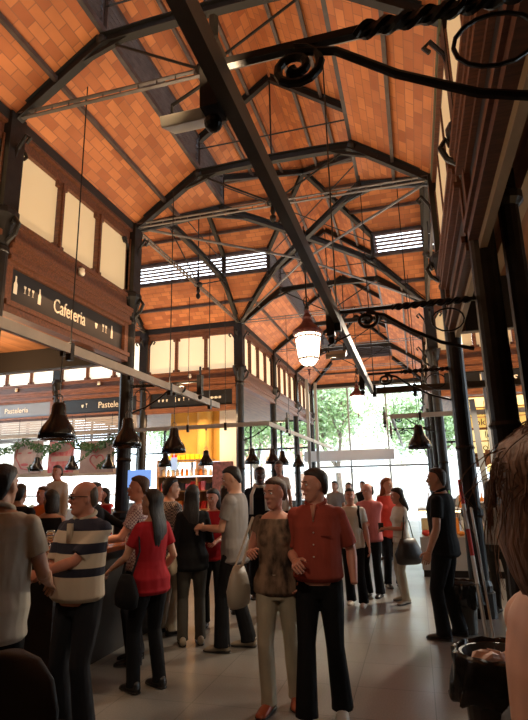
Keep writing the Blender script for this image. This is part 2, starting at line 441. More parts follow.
# slimmer pipe-like post of the right stall
m = MB(); m.tube([(.96,4.55,0),(.96,4.55,4.25)], .085, 12)
pp = single('iron_post', m, IRON, 'plain dark round post at the right photo edge, right of the thick black column', 'post')
for pf in ([(.12,0),(.12,.2),(.095,.24)], [(.09,3.9),(.13,3.95),(.13,4.02),(.09,4.06)]):
    m = MB(); m.lathe(pf, (.96,4.55,0), 12); m.build('collar', IRON, pp)
# ------------------------------------------------------------------ pavilion facades
def plane_M(p, q, out):
    p, q = V((*p, 0)), V((*q, 0)); d = (q-p).normalized(); o = V((*out, 0))
    M = Matrix.Identity(4)
    for i, c in enumerate((d, o, V((0,0,1)))):
        for j in range(3): M[j][i] = c[j]
    M.translation = p
    return M, (q-p).length

def text_obj(txt, size, M, mt, parent, name='lettering', depth=.006, align='CENTER'):
    cu = bpy.data.curves.new('t', 'FONT'); cu.body = txt; cu.size = size; cu.align_x = align; cu.align_y = 'CENTER'; cu.extrude = depth; cu.resolution_u = 3
    o = bpy.data.objects.new('t', cu); link(o)
    dg = bpy.context.evaluated_depsgraph_get(); me = bpy.data.meshes.new_from_object(o.evaluated_get(dg))
    bpy.data.objects.remove(o); me.transform(M); me.name = name
    me.materials.clear(); me.materials.append(mt)
    t = bpy.data.objects.new(name, me); link(t); t.parent = parent; return t

def face_text_M(M, u, z, off, flip=False):
    """text stands in the facade plane, reading left to right as seen from outside"""
    # text X -> -+d, text Y -> z, normal -> out
    d = V((M[0][0], M[1][0], M[2][0])); o = V((M[0][1], M[1][1], M[2][1])); zz = V((0,0,1))
    tx = zz.cross(o)   # right-handed: tx x zz = o
    R = Matrix.Identity(4)
    for i, c in enumerate((tx, zz, o)):
        for j in range(3): R[j][i] = c[j]
    R.translation = M @ V((u, off, z))
    return R

def glass_icon(mb, x, z, s, kind):       # small pictograms cut from letter-coloured vinyl, drawn flat in x/z
    def poly(pts): mb.prism([(x+a*s, 0, z+b*s) for a, b in pts], (0,.004,0))
    if kind == 'wine': poly([(-.32,1),(.32,1),(.25,.55),(.06,.4),(.06,-.4),(.28,-.5),(-.28,-.5),(-.06,-.4),(-.06,.4),(-.25,.55)])
    if kind == 'bottle': poly([(-.1,1.2),(.1,1.2),(.1,.6),(.26,.3),(.26,-.8),(-.26,-.8),(-.26,.3),(-.1,.6)])
    if kind == 'cup': poly([(-.4,.5),(.4,.5),(.3,-.2),(.1,-.5),(-.1,-.5),(-.3,-.2)])
    if kind == 'square': poly([(-.4,.4),(.4,.4),(.4,-.4),(-.4,-.4)])

fk = [0]
def facade(p, q, out, side, mt, sign=None, signlabel=None, panes=PANE, low=True, nwin=3, ball=None, icons=(), tsize=.24, signcol=None, toff=0, tsx=1.0):
    M, W = plane_M(p, q, out); fk[0] += 1
    w = MB(); e = .10
    w.box(e, W-e, -.08, .02, 5.70, 5.95); w.box(e, W-e, -.02, .07, 5.84, 5.95)
    w.box(e, W-e, -.08, .03, 4.46, 4.72); w.box(e, W-e, -.04, .06, 4.66, 4.72)
    # stepped cornice
    for i, (z0, z1, o) in enumerate(((4.40,4.46,.13),(4.34,4.40,.10),(4.26,4.34,.07),(4.20,4.26,.10))): w.box(e, W-e, -.08, o, z0, z1)
    g = .085; pw = (W-2*.14-(nwin-1)*g)/nwin
    for i in range(nwin+1):
        x0 = .10 if i == 0 else .14+i*(pw+g)-g; x1 = .14 if i == 0 else (W-.10 if i == nwin else x0+g)
        w.box(x0, x1, -.06, .03, 4.72, 5.70)
        for (zz0, zz1) in ((4.72, 4.79), (5.62, 5.70)):
            w.box(max(x0-.055, .10), min(x1+.055, W-.10), -.05, .022, zz0, zz1)
        w.box((x0+x1)/2-.02, (x0+x1)/2+.02, -.02, .05, 4.72, 5.70)
    if low:
        w.box(e, W-e, -.08, .06, 3.58, 3.72); w.box(e, W-e, -.05, .09, 3.66, 3.72); w.box(e, e+.10, -.08, .05, 3.72, 4.20); w.box(W-e-.10, W-e, -.08, .05, 3.72, 4.20)
        w.box(e, W-e, -.08, -.05, 3.72, 4.20)
        w.box(e+.10, W-e-.10, -.05, .04, 4.155, 4.20)
    w.xf(M); struct('wall_'+side, w, mt)
    fr = MB(); 
    for i in range(nwin):
        x0 = .14+i*(pw+g); fr = MB(); po = .022 if side == 'right' else -.045; fr.box(x0+.004, x0+pw-.004, po, po+.01, 4.725, 5.695)
        fr.xf(M); struct('window_'+str(louver.k), fr, panes); louver.k += 1
    if low and sign is not None:
        cx = M @ V((W/2, .0, 3.72))
        root = empty('sign_board', cx, signlabel, 'sign')
        b = MB(); b.box(e+.11, W-e-.11, -.045, .0, 3.74, 4.15); b.xf(M); b.build('board', signcol or SIGN, root)
        if sign:
            t = text_obj(sign, tsize, face_text_M(M, W/2, 3.945, .002) @ Matrix.Translation((toff,0,0)) @ Matrix.Scale(tsx,4,(1,0,0)), LETTER, root, 'lettering')
            t.data.transform(Matrix.Translation(-V(root.location)))
        for (ux, kd, sz) in icons:
            i2 = MB(); glass_icon(i2, 0, 0, sz, kd); T = face_text_M(M, W/2, 3.945, .002)
            # icon x along reading direction
            R = Matrix.Translation(T.translation) @ T.to_3x3().to_4x4() @ Matrix.Rotation(0, 4, 'X')
            i2.v = [tuple(R @ V((a[0]+ux, a[2], a[1]))) for a in i2.v]; i2.build('pictogram', LETTER, root)
    if ball:
        c = M @ V((W/2, .07, 4.56)); m = MB(); m.ball(c, .05, .05, .05, 12, 8); m.box(c.x-.03, c.x+.03, c.y-.03, c.y+.03, c.z+.03, c.z+.07)
        single('dome_camera', m, CREAM, ball, 'camera', smooth=True)

IC1 = ((-1.14,'bottle',.11),(-.98,'wine',.06),(-.91,'wine',.06),(-.84,'wine',.06),(-.72,'bottle',.10),(.52,'cup',.08),(.70,'wine',.075),(.78,'wine',.075),(.94,'bottle',.10))
facade((XL,4.5),(XL,7.4),(1,0),'left',WOOD,'Cafeteria','black fascia sign reading Cafeteria with small glass and bottle pictograms',icons=IC1,tsize=.27,tsx=.70,toff=-.10,ball='small white dome under the nearest frosted windows, above the Cafeteria sign')
facade((XL,1.6),(XL,4.5),(1,0),'left',WOOD,'','blank black fascia sign of the cafeteria stall, nearer than the lettered one')
facade((XL,-1.3),(XL,1.6),(1,0),'left',WOOD,'','blank black fascia sign of the cafeteria stall beside the camera')
facade((XL,-4.2),(XL,-1.3),(1,0),'left',WOOD,'','blank black fascia sign of the cafeteria stall behind the camera')
facade((XR,4.5),(XR,7.4),(-1,0),'right',WOOD,'','blank black fascia sign of the near right stall, at the crossing')
facade((XR,1.6),(XR,4.5),(-1,0),'right',WOOD,'','blank black fascia sign of the near right stall, overhead at right')
facade((XR,-1.3),(XR,1.6),(-1,0),'right',WOOD,'','blank black fascia sign of the near right stall beside the camera')
facade((XR,-4.2),(XR,-1.3),(-1,0),'right',WOOD,'','blank black fascia sign of the near right stall behind the camera')
facade((-7.2,YB),(XL,YB),(0,-1),'far_left',WOODX,'','black sign with food pictograms under the frosted windows of the far left stall',icons=((-.95,'cup',.07),(-.83,'cup',.07),(-.71,'cup',.07),(-.45,'bottle',.07),(-.34,'cup',.08),(-.2,'wine',.07),(-.05,'cup',.06),(.62,'square',.075),(.74,'square',.075),(.86,'square',.075),(.68,'square',.04),(.80,'square',.04)),tsize=.2,ball='small white dome under the middle frosted windows of the far left stall',panes=PANEF)
facade((-10.05,YB),(-7.2,YB),(0,-1),'far_left',WOODX,'Pastelería','black fascia sign reading Pastelería, partly behind the column by the Cafeteria sign',tsize=.26,toff=.42,tsx=.9,icons=((-.55,'cup',.09),(-.42,'wine',.08)),ball='small white dome above the Pastelería sign that is partly behind the column',panes=PANEW)
facade((-12.9,YB),(-10.05,YB),(0,-1),'far_left',WOODX,'Pastelería','grey fascia sign reading Pastelería, leftmost of the two',tsize=.22,signcol=mat('grey_sign',(.16,.17,.19),.2),ball='small white dome above the leftmost Pastelería sign',panes=PANEW)
facade((XR,YB),(3.5,YB),(0,-1),'far_right',WOODX,'Frutos','black fascia sign with pale lettering above the golden panels at right',tsize=.33,tsx=1.0)
facade((3.5,YB),(6.35,YB),(0,-1),'far_right',WOODX,'','blank black fascia sign of the far right stall')
facade((6.35,YB),(XO,YB),(0,-1),'far_right',WOODX,'','blank black fascia sign at the end of the far right stall')
for x0, x1 in ((-13.2,-10.05),(-10.05,-7.2),(-7.2,XL)): facade((x0,YA),(x1,YA),(0,1),'near_left',WOODX,'','blank black sign on the crossing side of the cafeteria stall, %s bay' % {-13.2:'outer',-10.05:'middle',-7.2:'inner'}[x0])
for x0, x1 in ((XR,3.5),(3.5,6.35),(6.35,XO)): facade((x0,YA),(x1,YA),(0,1),'near_right',WOODX,'','blank black sign on the crossing side of the near right stall, %s bay' % {6.35:'outer',3.5:'middle',XR:'inner'}[x0])
for u, v in ((13.2,16.7),(16.7,20.2),(20.2,23.7)):
    facade((XL,u),(XL,v),(1,0),'left',WOOD,low=False,nwin=4,panes=PANEF); facade((XR,u),(XR,v),(-1,0),'right',WOOD,low=False,nwin=4,panes=PANEF)

struct('trim_20', MB().box(XR+.02,XR+.08,Y0,YA,3.50,3.58), mat('tan_beam',(.33,.22,.12),.5,noise=.3,nscale=3,stretch=(1,.3,1)))
# pavilion ceilings and backs
def slab(name, x0, x1, y0, y1, z0, z1, mt): struct(name, MB().box(x0,x1,y0,y1,z0,z1), mt)
slab('ceiling', XW, XL-.1, Y0, YA-.1, 4.28, 4.36, SOFFIT); slab('ceiling', XR+.1, XO, Y0, YA-.1, 4.28, 4.36, SOFFIT)
slab('trim_21', XW, XL-.12, YA-.16, YA-.12, 3.56, 4.28, DARKPANEL); slab('ceiling', XW, XL-.12, Y0, 6.6, 3.72, 3.78, SOFFIT); slab('trim_22', XW, XL-.14, 6.6, 6.66, 3.40, 3.80, DARKPANEL); slab('trim_23', XR+.16, XO, YA-.16, YA-.12, 3.56, 4.28, DARKPANEL)
slab('ceiling', XW, XL-.1, YB+.1, YE, 4.48, 4.56, SOFFIT); slab('ceiling', XR+.1, XO, YB+.1, YE, 4.48, 4.56, SOFFIT)
for i, (x, z) in enumerate(((1.15,4.2),(1.9,4.2),(2.7,4.2),(3.6,4.2))):
    single('ceiling_joist', MB().box(x-.06, x+.06, Y0, YA-.1, 4.08, 4.28), mat('tan_joist',(.30,.20,.11),.5,noise=.3,nscale=3,stretch=(1,.3,1)), 'tan wooden joist under the near right stall ceiling, %s from the nave' % ('first','second','third','fourth')[i], 'joist', 'joists of the near right stall ceiling')
# outer shell
slab('floor', XW, XO, Y0, YE+.3, -.12, 0, floor_mat())
slab('wall_back', XW, XO, Y0-.15, Y0, 0, 8.6, mat('dark_plaster',(.10,.08,.065),.8))
DP = MT['dark_plaster']
def glazed_wall(side, p, q, out, z1, n, base=.0, hr=(2.6,), fcol=None):
    M, W = plane_M(p, q, out); f = MB(); fc = fcol or IRON2
    for i in range(n+1):
        x = W*i/n; f.box(x-.035, x+.035, -.04, .04, base, z1)
    for h in (*hr, z1-.05): f.box(0, W, -.03, .03, h-.04, h+.04)
    f.xf(M); o = struct('window_'+str(louver.k), f, fc); louver.k += 1
    g = MB(); g.box(0, W, -.004, .004, base, z1); g.xf(M); g.build('glass_pane', GLASS, o)
glazed_wall('end', (XL,YE), (XR,YE), (0,1), 5.9, 3, hr=(2.3,), fcol=mat('grey_mullion',(.30,.29,.28),.5))
glazed_wall('left_end', (XW,YE), (XL,YE), (0,1), 4.5, 6, base=.9, hr=(3.2,))
glazed_wall('right_end', (XR,YE), (XO,YE), (0,1), 4.5, 6, base=.9, hr=(3.2,))
glazed_wall('left_out', (XW,YB), (XW,YE), (1,0), 4.5, 8, base=.9, hr=(3.2,))
glazed_wall('right_out', (XO,YB), (XO,YE), (1,0), 4.5, 8, base=.9, hr=(3.2,))
glazed_wall('left_tr', (XW,YA), (XW,YB), (1,0), 6.0, 4, base=3.4, hr=(4.6,)); slab('wall_left', XW, XW+.1, YA, YB, .9, 3.4, DP)  # solid wall added below the glazing to cut daylight on the shutters
glazed_wall('right_tr', (XO,YA), (XO,YB), (1,0), 6.0, 4, base=.9, hr=(3.2,))
for x0, x1 in ((XW, XW+.1), (XO-.1, XO)):
    slab('wall_'+('left' if x0 < 0 else 'right'), x0, x1, Y0, YA, 0, 4.4, DP)
    slab('wall_'+('left' if x0 < 0 else 'right'), x0, x1, YA, YE, 0, .9, DP)
    slab('wall_'+('left' if x0 < 0 else 'right'), x0-.02, x1+.02, YA-.1, YB+.1, 6.0, 8.6, DP)
slab('wall_end', XW, XL-.1, YE-.05, YE+.05, 0, .9, DP); slab('wall_end', XR+.1, XO, YE-.05, YE+.05, 0, .9, DP)
single('door_canopy', MB().box(-4.7,-.8,YE-.5,YE-.2,2.55,2.72).box(-4.7,-.8,YE-.45,YE-.40,2.72,3.0), mat('canopy_grey',(.7,.7,.72),.5), 'pale grey horizontal canopy box over the far glazed entrance', 'canopy')
MUL = MT['grey_mullion']
for i, (x, y) in enumerate(((-4.15, 21.7), (-3.95, 22.6))):
    single('glazing_post', MB().box(x-.06,x+.06,y-.06,y+.06,0,5.95), MUL, 'pale grey upright of the glass lobby at the far left end, %s' % ('nearer','further')[i], 'post')

# ------------------------------------------------------------------ rails and brackets
def rod_up(m, x, y, z0, z1): m.tube([(x,y,z0),(x,y,z1)], .008, 5)
def rail(name_label, pts, rods, RAIL=RAIL):
    root = empty('hanging_rail', pts[0], name_label, 'rail')
    for a, b in zip(pts, pts[1:]):
        m = MB(); m.bar(a, b, .055, .10); m.build('rail_bar', RAIL, root)
    for x, y, z1 in rods:
        m = MB(); rod_up(m, x, y, 3.1, z1); m.box(x-.03,x+.03,y-.03,y+.03,2.93,3.12); m.build('suspension_rod', IRON, root)
rail('taupe lamp rail along the front of the cafeteria stall, crossing below the Cafeteria sign', [(-3.4,-2,3.05),(-3.4,9.05,3.05)], [(-3.4,4.62,6.30),(-3.4,7.0,6.3),(-3.4,8.6,6.5),(-3.4,1.8,6.3)])
rail('taupe lamp rail around the far left stall, turning away down the nave', [(-12.8,12.2,3.05),(-3.32,12.2,3.05),(-3.32,22.6,3.05)], [(-7.2,12.2,6.3),(-5.4,12.2,6.5),(-4.4,12.2,6.5),(-3.32,14.5,6.5),(-3.32,18,6.5)])
rail('brown lamp rail overhead down the middle of the photo, along the near right stall', [(-.56,-2,3.05),(-.56,8.55,3.05),(1.9,8.55,3.05)], [(-.56,4.5,6.0),(-.52,8.4,6.9),(.1,8.55,6.8)], RAIL_SHADE)
rail('taupe lamp rail around the far right stall, left of the guard\'s column', [(4,12.2,3.05),(-.42,12.2,3.05),(-.42,22.6,3.05)], [(.2,12.2,6.4),(-.42,14.5,6.5)])
def bracket(x, y, s, label, dz=0):
    """wrought iron lamp arm on a column: twisted bar, scroll, bowed stay.  s: +1 reaches +X"""
    root = empty('wrought_bracket', (x, y, 3.1), label, 'bracket', 'wrought iron arms on the columns')
    m = MB(); L = 1.27
    pts = [(x+s*t*L/14, y, 3.19) for t in range(15)]
    m.bars([(x,y,3.19),(x+s*L,y,3.19)], .03, .03)
    for ph in (0, PI):    # twist strands
        m.tube([(x+s*(.08+t*.011), y+math.cos(t*.5+ph)*.02, 3.19+math.sin(t*.5+ph)*.02) for t in range(60)], .014, 5)
    m.xf(Matrix.Translation((0,0,dz))); m.build('twisted_arm', IRON, root)
    m = MB(); pts = []
    for i in range(22):      # scroll
        a = i/21*3.3*PI; r = .105*(1-i/26)
        pts.append((x+s*(.95+.0+math.cos(a+PI/2)*r), y, 3.10-math.sin(a+PI/2)*-r*.85))
    m.tube(pts, [.017]*20+[.022,.026], 7)
    m.xf(Matrix.Translation((0,0,dz))); m.build('scroll', IRON, root)
    m = MB(); m.tube([(x+s*.95,y,3.17),(x+s*.8,y,3.13),(x+s*.6,y,2.98),(x+s*.35,y,2.84),(x+s*.1,y,2.76)], .016, 7)
    q = [(x+s*(.28+.13*math.cos(a)), y, 3.03+.10*math.sin(a)) for a in [i*PI/8 for i in range(17)]]
    m.tube(q, .008, 6)
    m.xf(Matrix.Translation((0,0,dz))); m.build('bowed_stay', IRON, root)
    m = MB(); m.box(x+s*L-.035, x+s*L+.035, y-.05, y+.05, 2.98, 3.28); m.ball((x+s*L,y,2.94), .035); m.tube([(x+s*L,y,3.2),(x+s*L,y,3.42)], .02, 6); m.xf(Matrix.Translation((0,0,dz))); m.build('clamp', IRON, root)
for y, l in ((1.6,'wrought iron arm with a big scroll overhead at the top of the photo'),(4.5,'wrought iron arm with a scroll reaching from the thick black right column'),(7.4,'wrought iron arm on the column beside the guard')):
    bracket(XR, y, -1, l, -.09 if y > 2 else 0)
for y, l in ((7.4,'wrought iron arm on the column right of the Cafeteria sign'),(13.2,'wrought iron arm on the corner column of the far left stall')):
    bracket(XL, y, 1, l)
for y in (13.2, 16.7): bracket(XR, y, -1, 'wrought iron arm on the right column row beyond the guard, %s one' % ('nearer' if y < 14 else 'further'))
# floodlight boxes on the rail
for i, (x, y, z, l) in enumerate(((-.76,1.68,3.09,'cream floodlight box hanging at the upper left of the photo, tilted'),(-.60,4.62,2.80,'small cream floodlight box hanging just right of the big lantern'))):
    root = empty('floodlight', (x,y,z), l, 'floodlight')
    m = MB(); m.box(-.09,.09,-.07,.07,-.022,.022); m.v=[tuple(Matrix.Rotation(.45,3,'X')@V(p)+V((x,y,z-.05))) for p in m.v]; m.build('housing', CREAM, root, bevel=.005)
    m = MB(); m.tube([(x-.07,y,z-.03),(x-.07,y,z+.04),(x+.14,y-.02,z+.12)], .008, 6); m.tube([(x+.07,y,z-.03),(x+.07,y,z+.04)], .008, 6); m.build('yoke', IRON, root)

# ------------------------------------------------------------------ bell lamps
def bell():
    r = empty('bell_lamp', (0,0,0), 'x', 'lamp', 'black bell lamps under the rails')
    m = MB(); n = 20
    prof = [(.012,.37),(.05,.365),(.065,.34),(.075,.25),(.10,.19),(.15,.12),(.175,.06),(.18,0),(.165,.0),(.155,.06),(.12,.12),(.07,.17),(.012,.18)]
    m.lathe(prof, (0,0,0), n); m.build('shade', mat('lamp_black',(.012,.011,.012),.18,.2), r, smooth=True)
    m = MB(); m.tube([(0,0,.36),(0,0,.60)], .006, 5); m.tube([(.03,0,.36),(.035,0,.42),(0,0,.46),(-.035,0,.42),(-.03,0,.36)], .007, 5); m.build('hook', ROD, r)
    m = MB(); m.tube([(0,0,.58),(0,0,.90)], .006, 5); m.box(-.02,.02,-.02,.02,.85,.90); m.build('cord', IRON, r)
    m = MB(); m.ball((0,0,.075), .035, .035, .05, 10, 6); m.build('bulb', BULB, r)
    return r
BL = [(-3.4,4.5,'large black bell lamp at left, hanging over the striped polo man',1),(-3.4,5.85,'black bell lamp just left of the Cafeteria column',1),(-3.4,7.18,'black bell lamp just right of the Cafeteria column',1),
      (-4.91,12.2,'black bell lamp before the goods shelves of the far left stall',1),(-6.0,12.2,'black bell lamp before the yellow back wall of the far left stall',0),
      (-3.73,12.2,'black bell lamp above the grey T-shirt man\'s head',1),(-3.33,12.6,'black bell lamp, first on the rail receding down the nave',1),(-3.33,13.6,'black bell lamp, second on the rail receding down the nave',1),(-3.33,15.6,'black bell lamp, third on the rail receding down the nave',1),
      (.1,8.5,'black bell lamp hanging alone before the bright entrance, left of the guard\'s head',1),
      (-9.8,12.2,'black bell lamp before the leftmost poster',0),(-8.7,12.2,'black bell lamp between the red poster and the heart poster',0),(-7.6,12.2,'black bell lamp right of the heart poster',0),
      (1.1,12.2,'black bell lamp between the columns at right, behind the guard',0),(-3.4,3.1,'black bell lamp on the cafeteria rail before the left photo edge',0),(-3.4,1.7,'black bell lamp on the cafeteria rail beside the camera',0)]
b0 = None
for x, y, l, k in BL:
    if b0 is None:
        b0 = bell(); b0.location = (x,y,2.1); b0['label'] = l
    else: dup(b0, (x,y,2.1), label=l)

# ------------------------------------------------------------------ lanterns
def lantern(x, y, zb, ztop, label):
    r = empty('lantern', (x,y,zb), label, 'lantern'); c = (x,y,zb)
    K=1.28; J=1.2
    m = MB(); m.lathe([(.02,.13),(.10,.16),(.155,.24),(.20,.62),(.205,.66),(.18,.67),(.02,.67)], c, 8); m.xf(Matrix.Translation(c)@Matrix.Diagonal((K,K,J,1))@Matrix.Translation(-V(c))); m.build('glass', LIT, r)
    m = MB()
    m.lathe([(.225,.66),(.24,.69),(.235,.73),(.16,.80),(.10,.86),(.07,.93),(.085,.96),(.06,1.0),(.04,1.04),(.05,1.08),(.01,1.12)], c, 16)
    m.xf(Matrix.Translation(c)@Matrix.Diagonal((K,K,J,1))@Matrix.Translation(-V(c))); m.build('hood', mat('rusty_bronze',(.12,.035,.03),.45,.4), r)
    m = MB()
    for k in range(8):
        a = k*PI/4; d = V((math.cos(a), math.sin(a), 0))
        m.tube([V(c)+d*.105+V((0,0,.155)), V(c)+d*.162+V((0,0,.24)), V(c)+d*.208+V((0,0,.67))], .008, 5)
    m.lathe([(.158,.235),(.17,.24),(.165,.26),(.155,.255)], c, 16); m.lathe([(.2,.60),(.212,.605),(.21,.62),(.2,.62)], c, 16)
    m.lathe([(.004,-.03),(.018,0),(.012,.04),(.03,.08),(.012,.11),(.03,.14),(.10,.16),(.02,.17)], c, 10); m.xf(Matrix.Translation(c)@Matrix.Diagonal((K,K,J,1))@Matrix.Translation(-V(c))); m.build('cage', MT['rusty_bronze'], r)
    m = MB(); m.tube([(x,y,zb+1.3),(x,y,ztop)], .018, 7); m.ball((x,y,zb+1.36), .05); m.tube([(x+.06*math.cos(t), y, zb+1.50+.11*math.sin(t)) for t in [i*PI/6 for i in range(13)]], .010, 5); m.build('stem', IRON, r)
lantern(XC, YC-.3, 3.72, 6.9, 'big glowing lantern hanging in the middle of the photo')
lantern(XC-.1, 20.6, 4.1, 6.0, 'smaller far lantern hanging before the trees at the glazed end')
m = MB(); m.lathe([(.03,-.35),(.06,-.3),(.09,-.2),(.05,-.12),(.16,-.02),(.2,.06),(.06,.14),(.04,.6)], (XC,YC-.3,6.2), 12)
single('crossing_boss', m, IRON, 'dark iron boss where the diagonal rods meet above the big lantern', 'boss')
for i, (x, y) in enumerate(((XL,YA),(XR,YB),(XL,YB),(XR,YA))):
    m = MB(); m.tube([(x,y,ZE),(XC,YC-.3,6.15)], .025, 6)
    single('diagonal_rod', m, ROD, 'pale iron tie rod from the %s corner of the crossing to its central boss' % ('near left','far right','far left','near right')[i], 'rod')
# ------------------------------------------------------------------ far left stall: shelves, goods, back wall
YEL = mat('yellow_wall', (.62,.36,.07), .6, noise=.15, nscale=2)
LW = mat('light_wood', (.42,.22,.09), .55, noise=.3, nscale=4, stretch=(1,6,6))
struct('wall_stall_back', MB().box(-6.9,-5.0,14.35,14.45,2.3,4.4), YEL)
m = MB(); m.tube([(-5.75,14.2,2.3),(-5.75,14.2,4.4)], .22, 20); single('round_pillar', m, YEL, 'ochre round pillar behind the far left stall', 'pillar')
single('partition_wall', MB().box(-5.3,-4.6,14.2,14.3,0,4.0), WHITE, 'white partition panel right of the ochre pillar', 'panel')
sh = empty('goods_shelf', (-5.6,13.9,0), 'wooden shelf unit packed with coloured boxes behind the crowd in the far left stall', 'shelf')
for z in (1.02, 1.5, 1.9, 2.34):
    MB().box(-6.9,-4.6 if z < 2 else -5.4,13.6,14.1,z-.03,z).build('shelf_board', LW, sh)
for x in (-6.93,-5.75,-4.58): MB().box(x-.02,x+.02,13.6,14.12,0,2.34 if x<-5 else 1.9).build('upright', LW, sh)
MB().box(-6.9,-4.6,14.1,14.13,0,1.9).build('back_panel', LW, sh)
GC = {'red':(.6,.03,.02),'yellow':(.85,.65,.03),'cream':(.75,.62,.4),'black':(.02,.02,.02),'pink':(.75,.2,.25),'white':(.8,.8,.78),'orange':(.8,.25,.03),'green':(.15,.4,.06)}
GM = {k: mat('goods_'+k, v, .45) for k, v in GC.items()}
def goods(z, xs, cols, h, kind='box', y=13.75, where='', w=.11):
    for i, x in enumerate(xs):
        c = random.choice(cols); hh = h*random.uniform(.7,1); ww = w*random.uniform(.75,1)
        m = MB()
        if kind == 'box': m.box(x-ww/2,x+ww/2,y-.06,y+.06,z,z+hh); nm='goods_box'; ct='box'
        elif kind == 'jar': m.lathe([(ww*.45,0),(ww*.48,.01),(ww*.48,hh*.75),(ww*.35,hh*.8),(ww*.38,hh*.82),(ww*.38,hh),(.01,hh)], (x,y,z), 10); nm='goods_jar'; ct='jar'
        elif kind == 'bottle': m.lathe([(ww*.4,0),(ww*.42,.01),(ww*.42,hh*.55),(ww*.15,hh*.72),(ww*.14,hh),(.01,hh)], (x,y,z), 10); nm='bottle'; ct='bottle'
        else: m.ball((x,y,z+ww*.35), ww*.5, ww*.5, ww*.35, 10, 6); nm='pastry'; ct='pastry'
        single(nm, m, GM[c], 'small %s %s %s' % (c, {'box':'carton','jar':'jar','bottle':'bottle','pastry':'pastry'}[ct], where), ct, '%s goods %s' % (c, where))
R = lambda a, b, n: [a+(b-a)*i/(n-1) for i in range(n)]
goods(2.34, R(-6.75,-5.5,10), ['yellow','yellow','red','green'], .16, where='on the top shelf of the far left stall')
goods(1.90, R(-6.8,-4.7,16), ['cream','white','cream','orange'], .22, 'jar', where='on the second shelf of the far left stall')
goods(1.5, R(-6.8,-4.7,15), ['black','black','red','pink'], .25, where='on the middle shelf of the far left stall', w=.13)
goods(1.02, R(-6.8,-4.7,13), ['orange','cream','red'], .25, where='on the lowest shelf of the far left stall', w=.14)
single('shelf_lamp', MB().box(-6.3,-4.7,13.5,13.53,1.86,1.885), CASEL, 'thin bright strip light under the second shelf', 'light')
# glowing counter between posters and bar on the left
single('pink_menu_panel', MB().box(-4.9,-4.35,12.6,12.64,1.3,2.2).box(-4.88,-4.85,12.6,12.64,0,1.3).box(-4.4,-4.37,12.6,12.64,0,1.3), mat('pink_print',(.75,.35,.33),.5,noise=.4,nscale=12), 'pink printed panel behind the grey T-shirt man', 'panel')
ct = empty('display_counter', (-9,12.2,0), 'long bright display counter under the three posters', 'counter')
MB().box(-12.6,-7.4,12.2,12.9,0,1.1).build('base', WHITE, ct); MB().box(-12.6,-7.4,12.2,12.9,1.42,1.46).build('glass_top', WHITE, ct)
MB().box(-12.6,-7.4,12.86,12.9,1.1,1.95).build('light_panel', CASEL, ct); MB().box(-12.6,-7.4,12.2,12.21,1.1,1.44).build('front_glass', GLASS, ct)
goods(1.1, R(-12.2,-7.7,18), ['orange','cream','yellow','red'], .2, 'pastry', 12.5, 'inside the bright counter under the posters', .2)
PP = mat('poster_paper', (.50,.36,.33), .6, noise=.15, nscale=5); PR = mat('poster_red', (.45,.03,.05), .6, noise=.5, nscale=7, col2=(.6,.3,.28)); PI1 = mat('poster_ink', (.5,.12,.14), .6)
def poster(x0, x1, z0, z1, mt, label, deco):
    r = empty('poster', ((x0+x1)/2,12.6,z0), label, 'poster'); MB().box(x0,x1,12.6,12.62,z0,z1).build('sheet', mt, r); MB().box(x0+.1,x0+.11,12.6,12.61,z1,3.6).box(x1-.11,x1-.1,12.6,12.61,z1,3.6).build('cord', IRON, r)
    c = ((x0+x1)/2, (z0+z1)/2); m = MB()
    if deco == 'heart':
        pts = [(16*math.sin(t)**3, 13*math.cos(t)-5*math.cos(2*t)-2*math.cos(3*t)-math.cos(4*t)) for t in [i*2*PI/32 for i in range(33)]]
        m.tube([(c[0]+a*.013, 12.595, c[1]-.12+b*.013) for a, b in pts], .018, 5)
        m.ball((c[0]-.05,12.597,c[1]+.22), .12, .004, .13)
    elif deco == 'face':      # generic line drawing of a lady's face
        m.tube([(c[0]-.35,12.595,c[1]+.3),(c[0]-.4,12.595,c[1]),(c[0]-.2,12.595,c[1]-.3),(c[0]+.05,12.595,c[1]-.35)], .015, 5)
        m.ball((c[0]-.1,12.597,c[1]-.2), .13, .004, .04); m.ball((c[0]+.05,12.597,c[1]+.12), .07, .004, .025); m.ball((c[0]-.28,12.597,c[1]+.12), .07, .004, .025)
    else:
        m.box(x0+.1,x1-.1,12.595,12.6,c[1]-.12,c[1]+.02); m.ball((c[0],12.597,c[1]+.25), .3, .004, .12)
    m.build('print', {'heart':PI1,'face':PI1,'bar':PP}[deco], r)
poster(-10.9,-9.95,2.05,2.95,PP,'pale poster with a line-drawn face, leftmost of three over the bright counter','face')
poster(-9.75,-8.95,2.05,2.9,PR,'red poster in the middle of the three over the bright counter','bar')
poster(-8.75,-7.7,2.02,2.88,PP,'pale poster with a heart drawing, rightmost of three over the bright counter','heart')
single('white_valance', MB().box(-11.9,-7.5,12.7,12.72,1.95,2.15), mat('cream_board',(.72,.62,.48),.6), 'cream board under the posters', 'board')
# roller shutters above the posters
for i, (x0, x1) in enumerate(((-12.8,-10.15),(-9.95,-7.3))):
    m = MB()
    for k in range(9): m.box(x0,x1,12.98+.01*(k%2),13.02,2.95+k*.07,3.01+k*.07)
    single('roller_shutter', m, mat('shutter_metal',(.33,.29,.26),.45,.3), 'ribbed roller shutter above the posters, %s one' % ('left','right')[i], 'shutter')
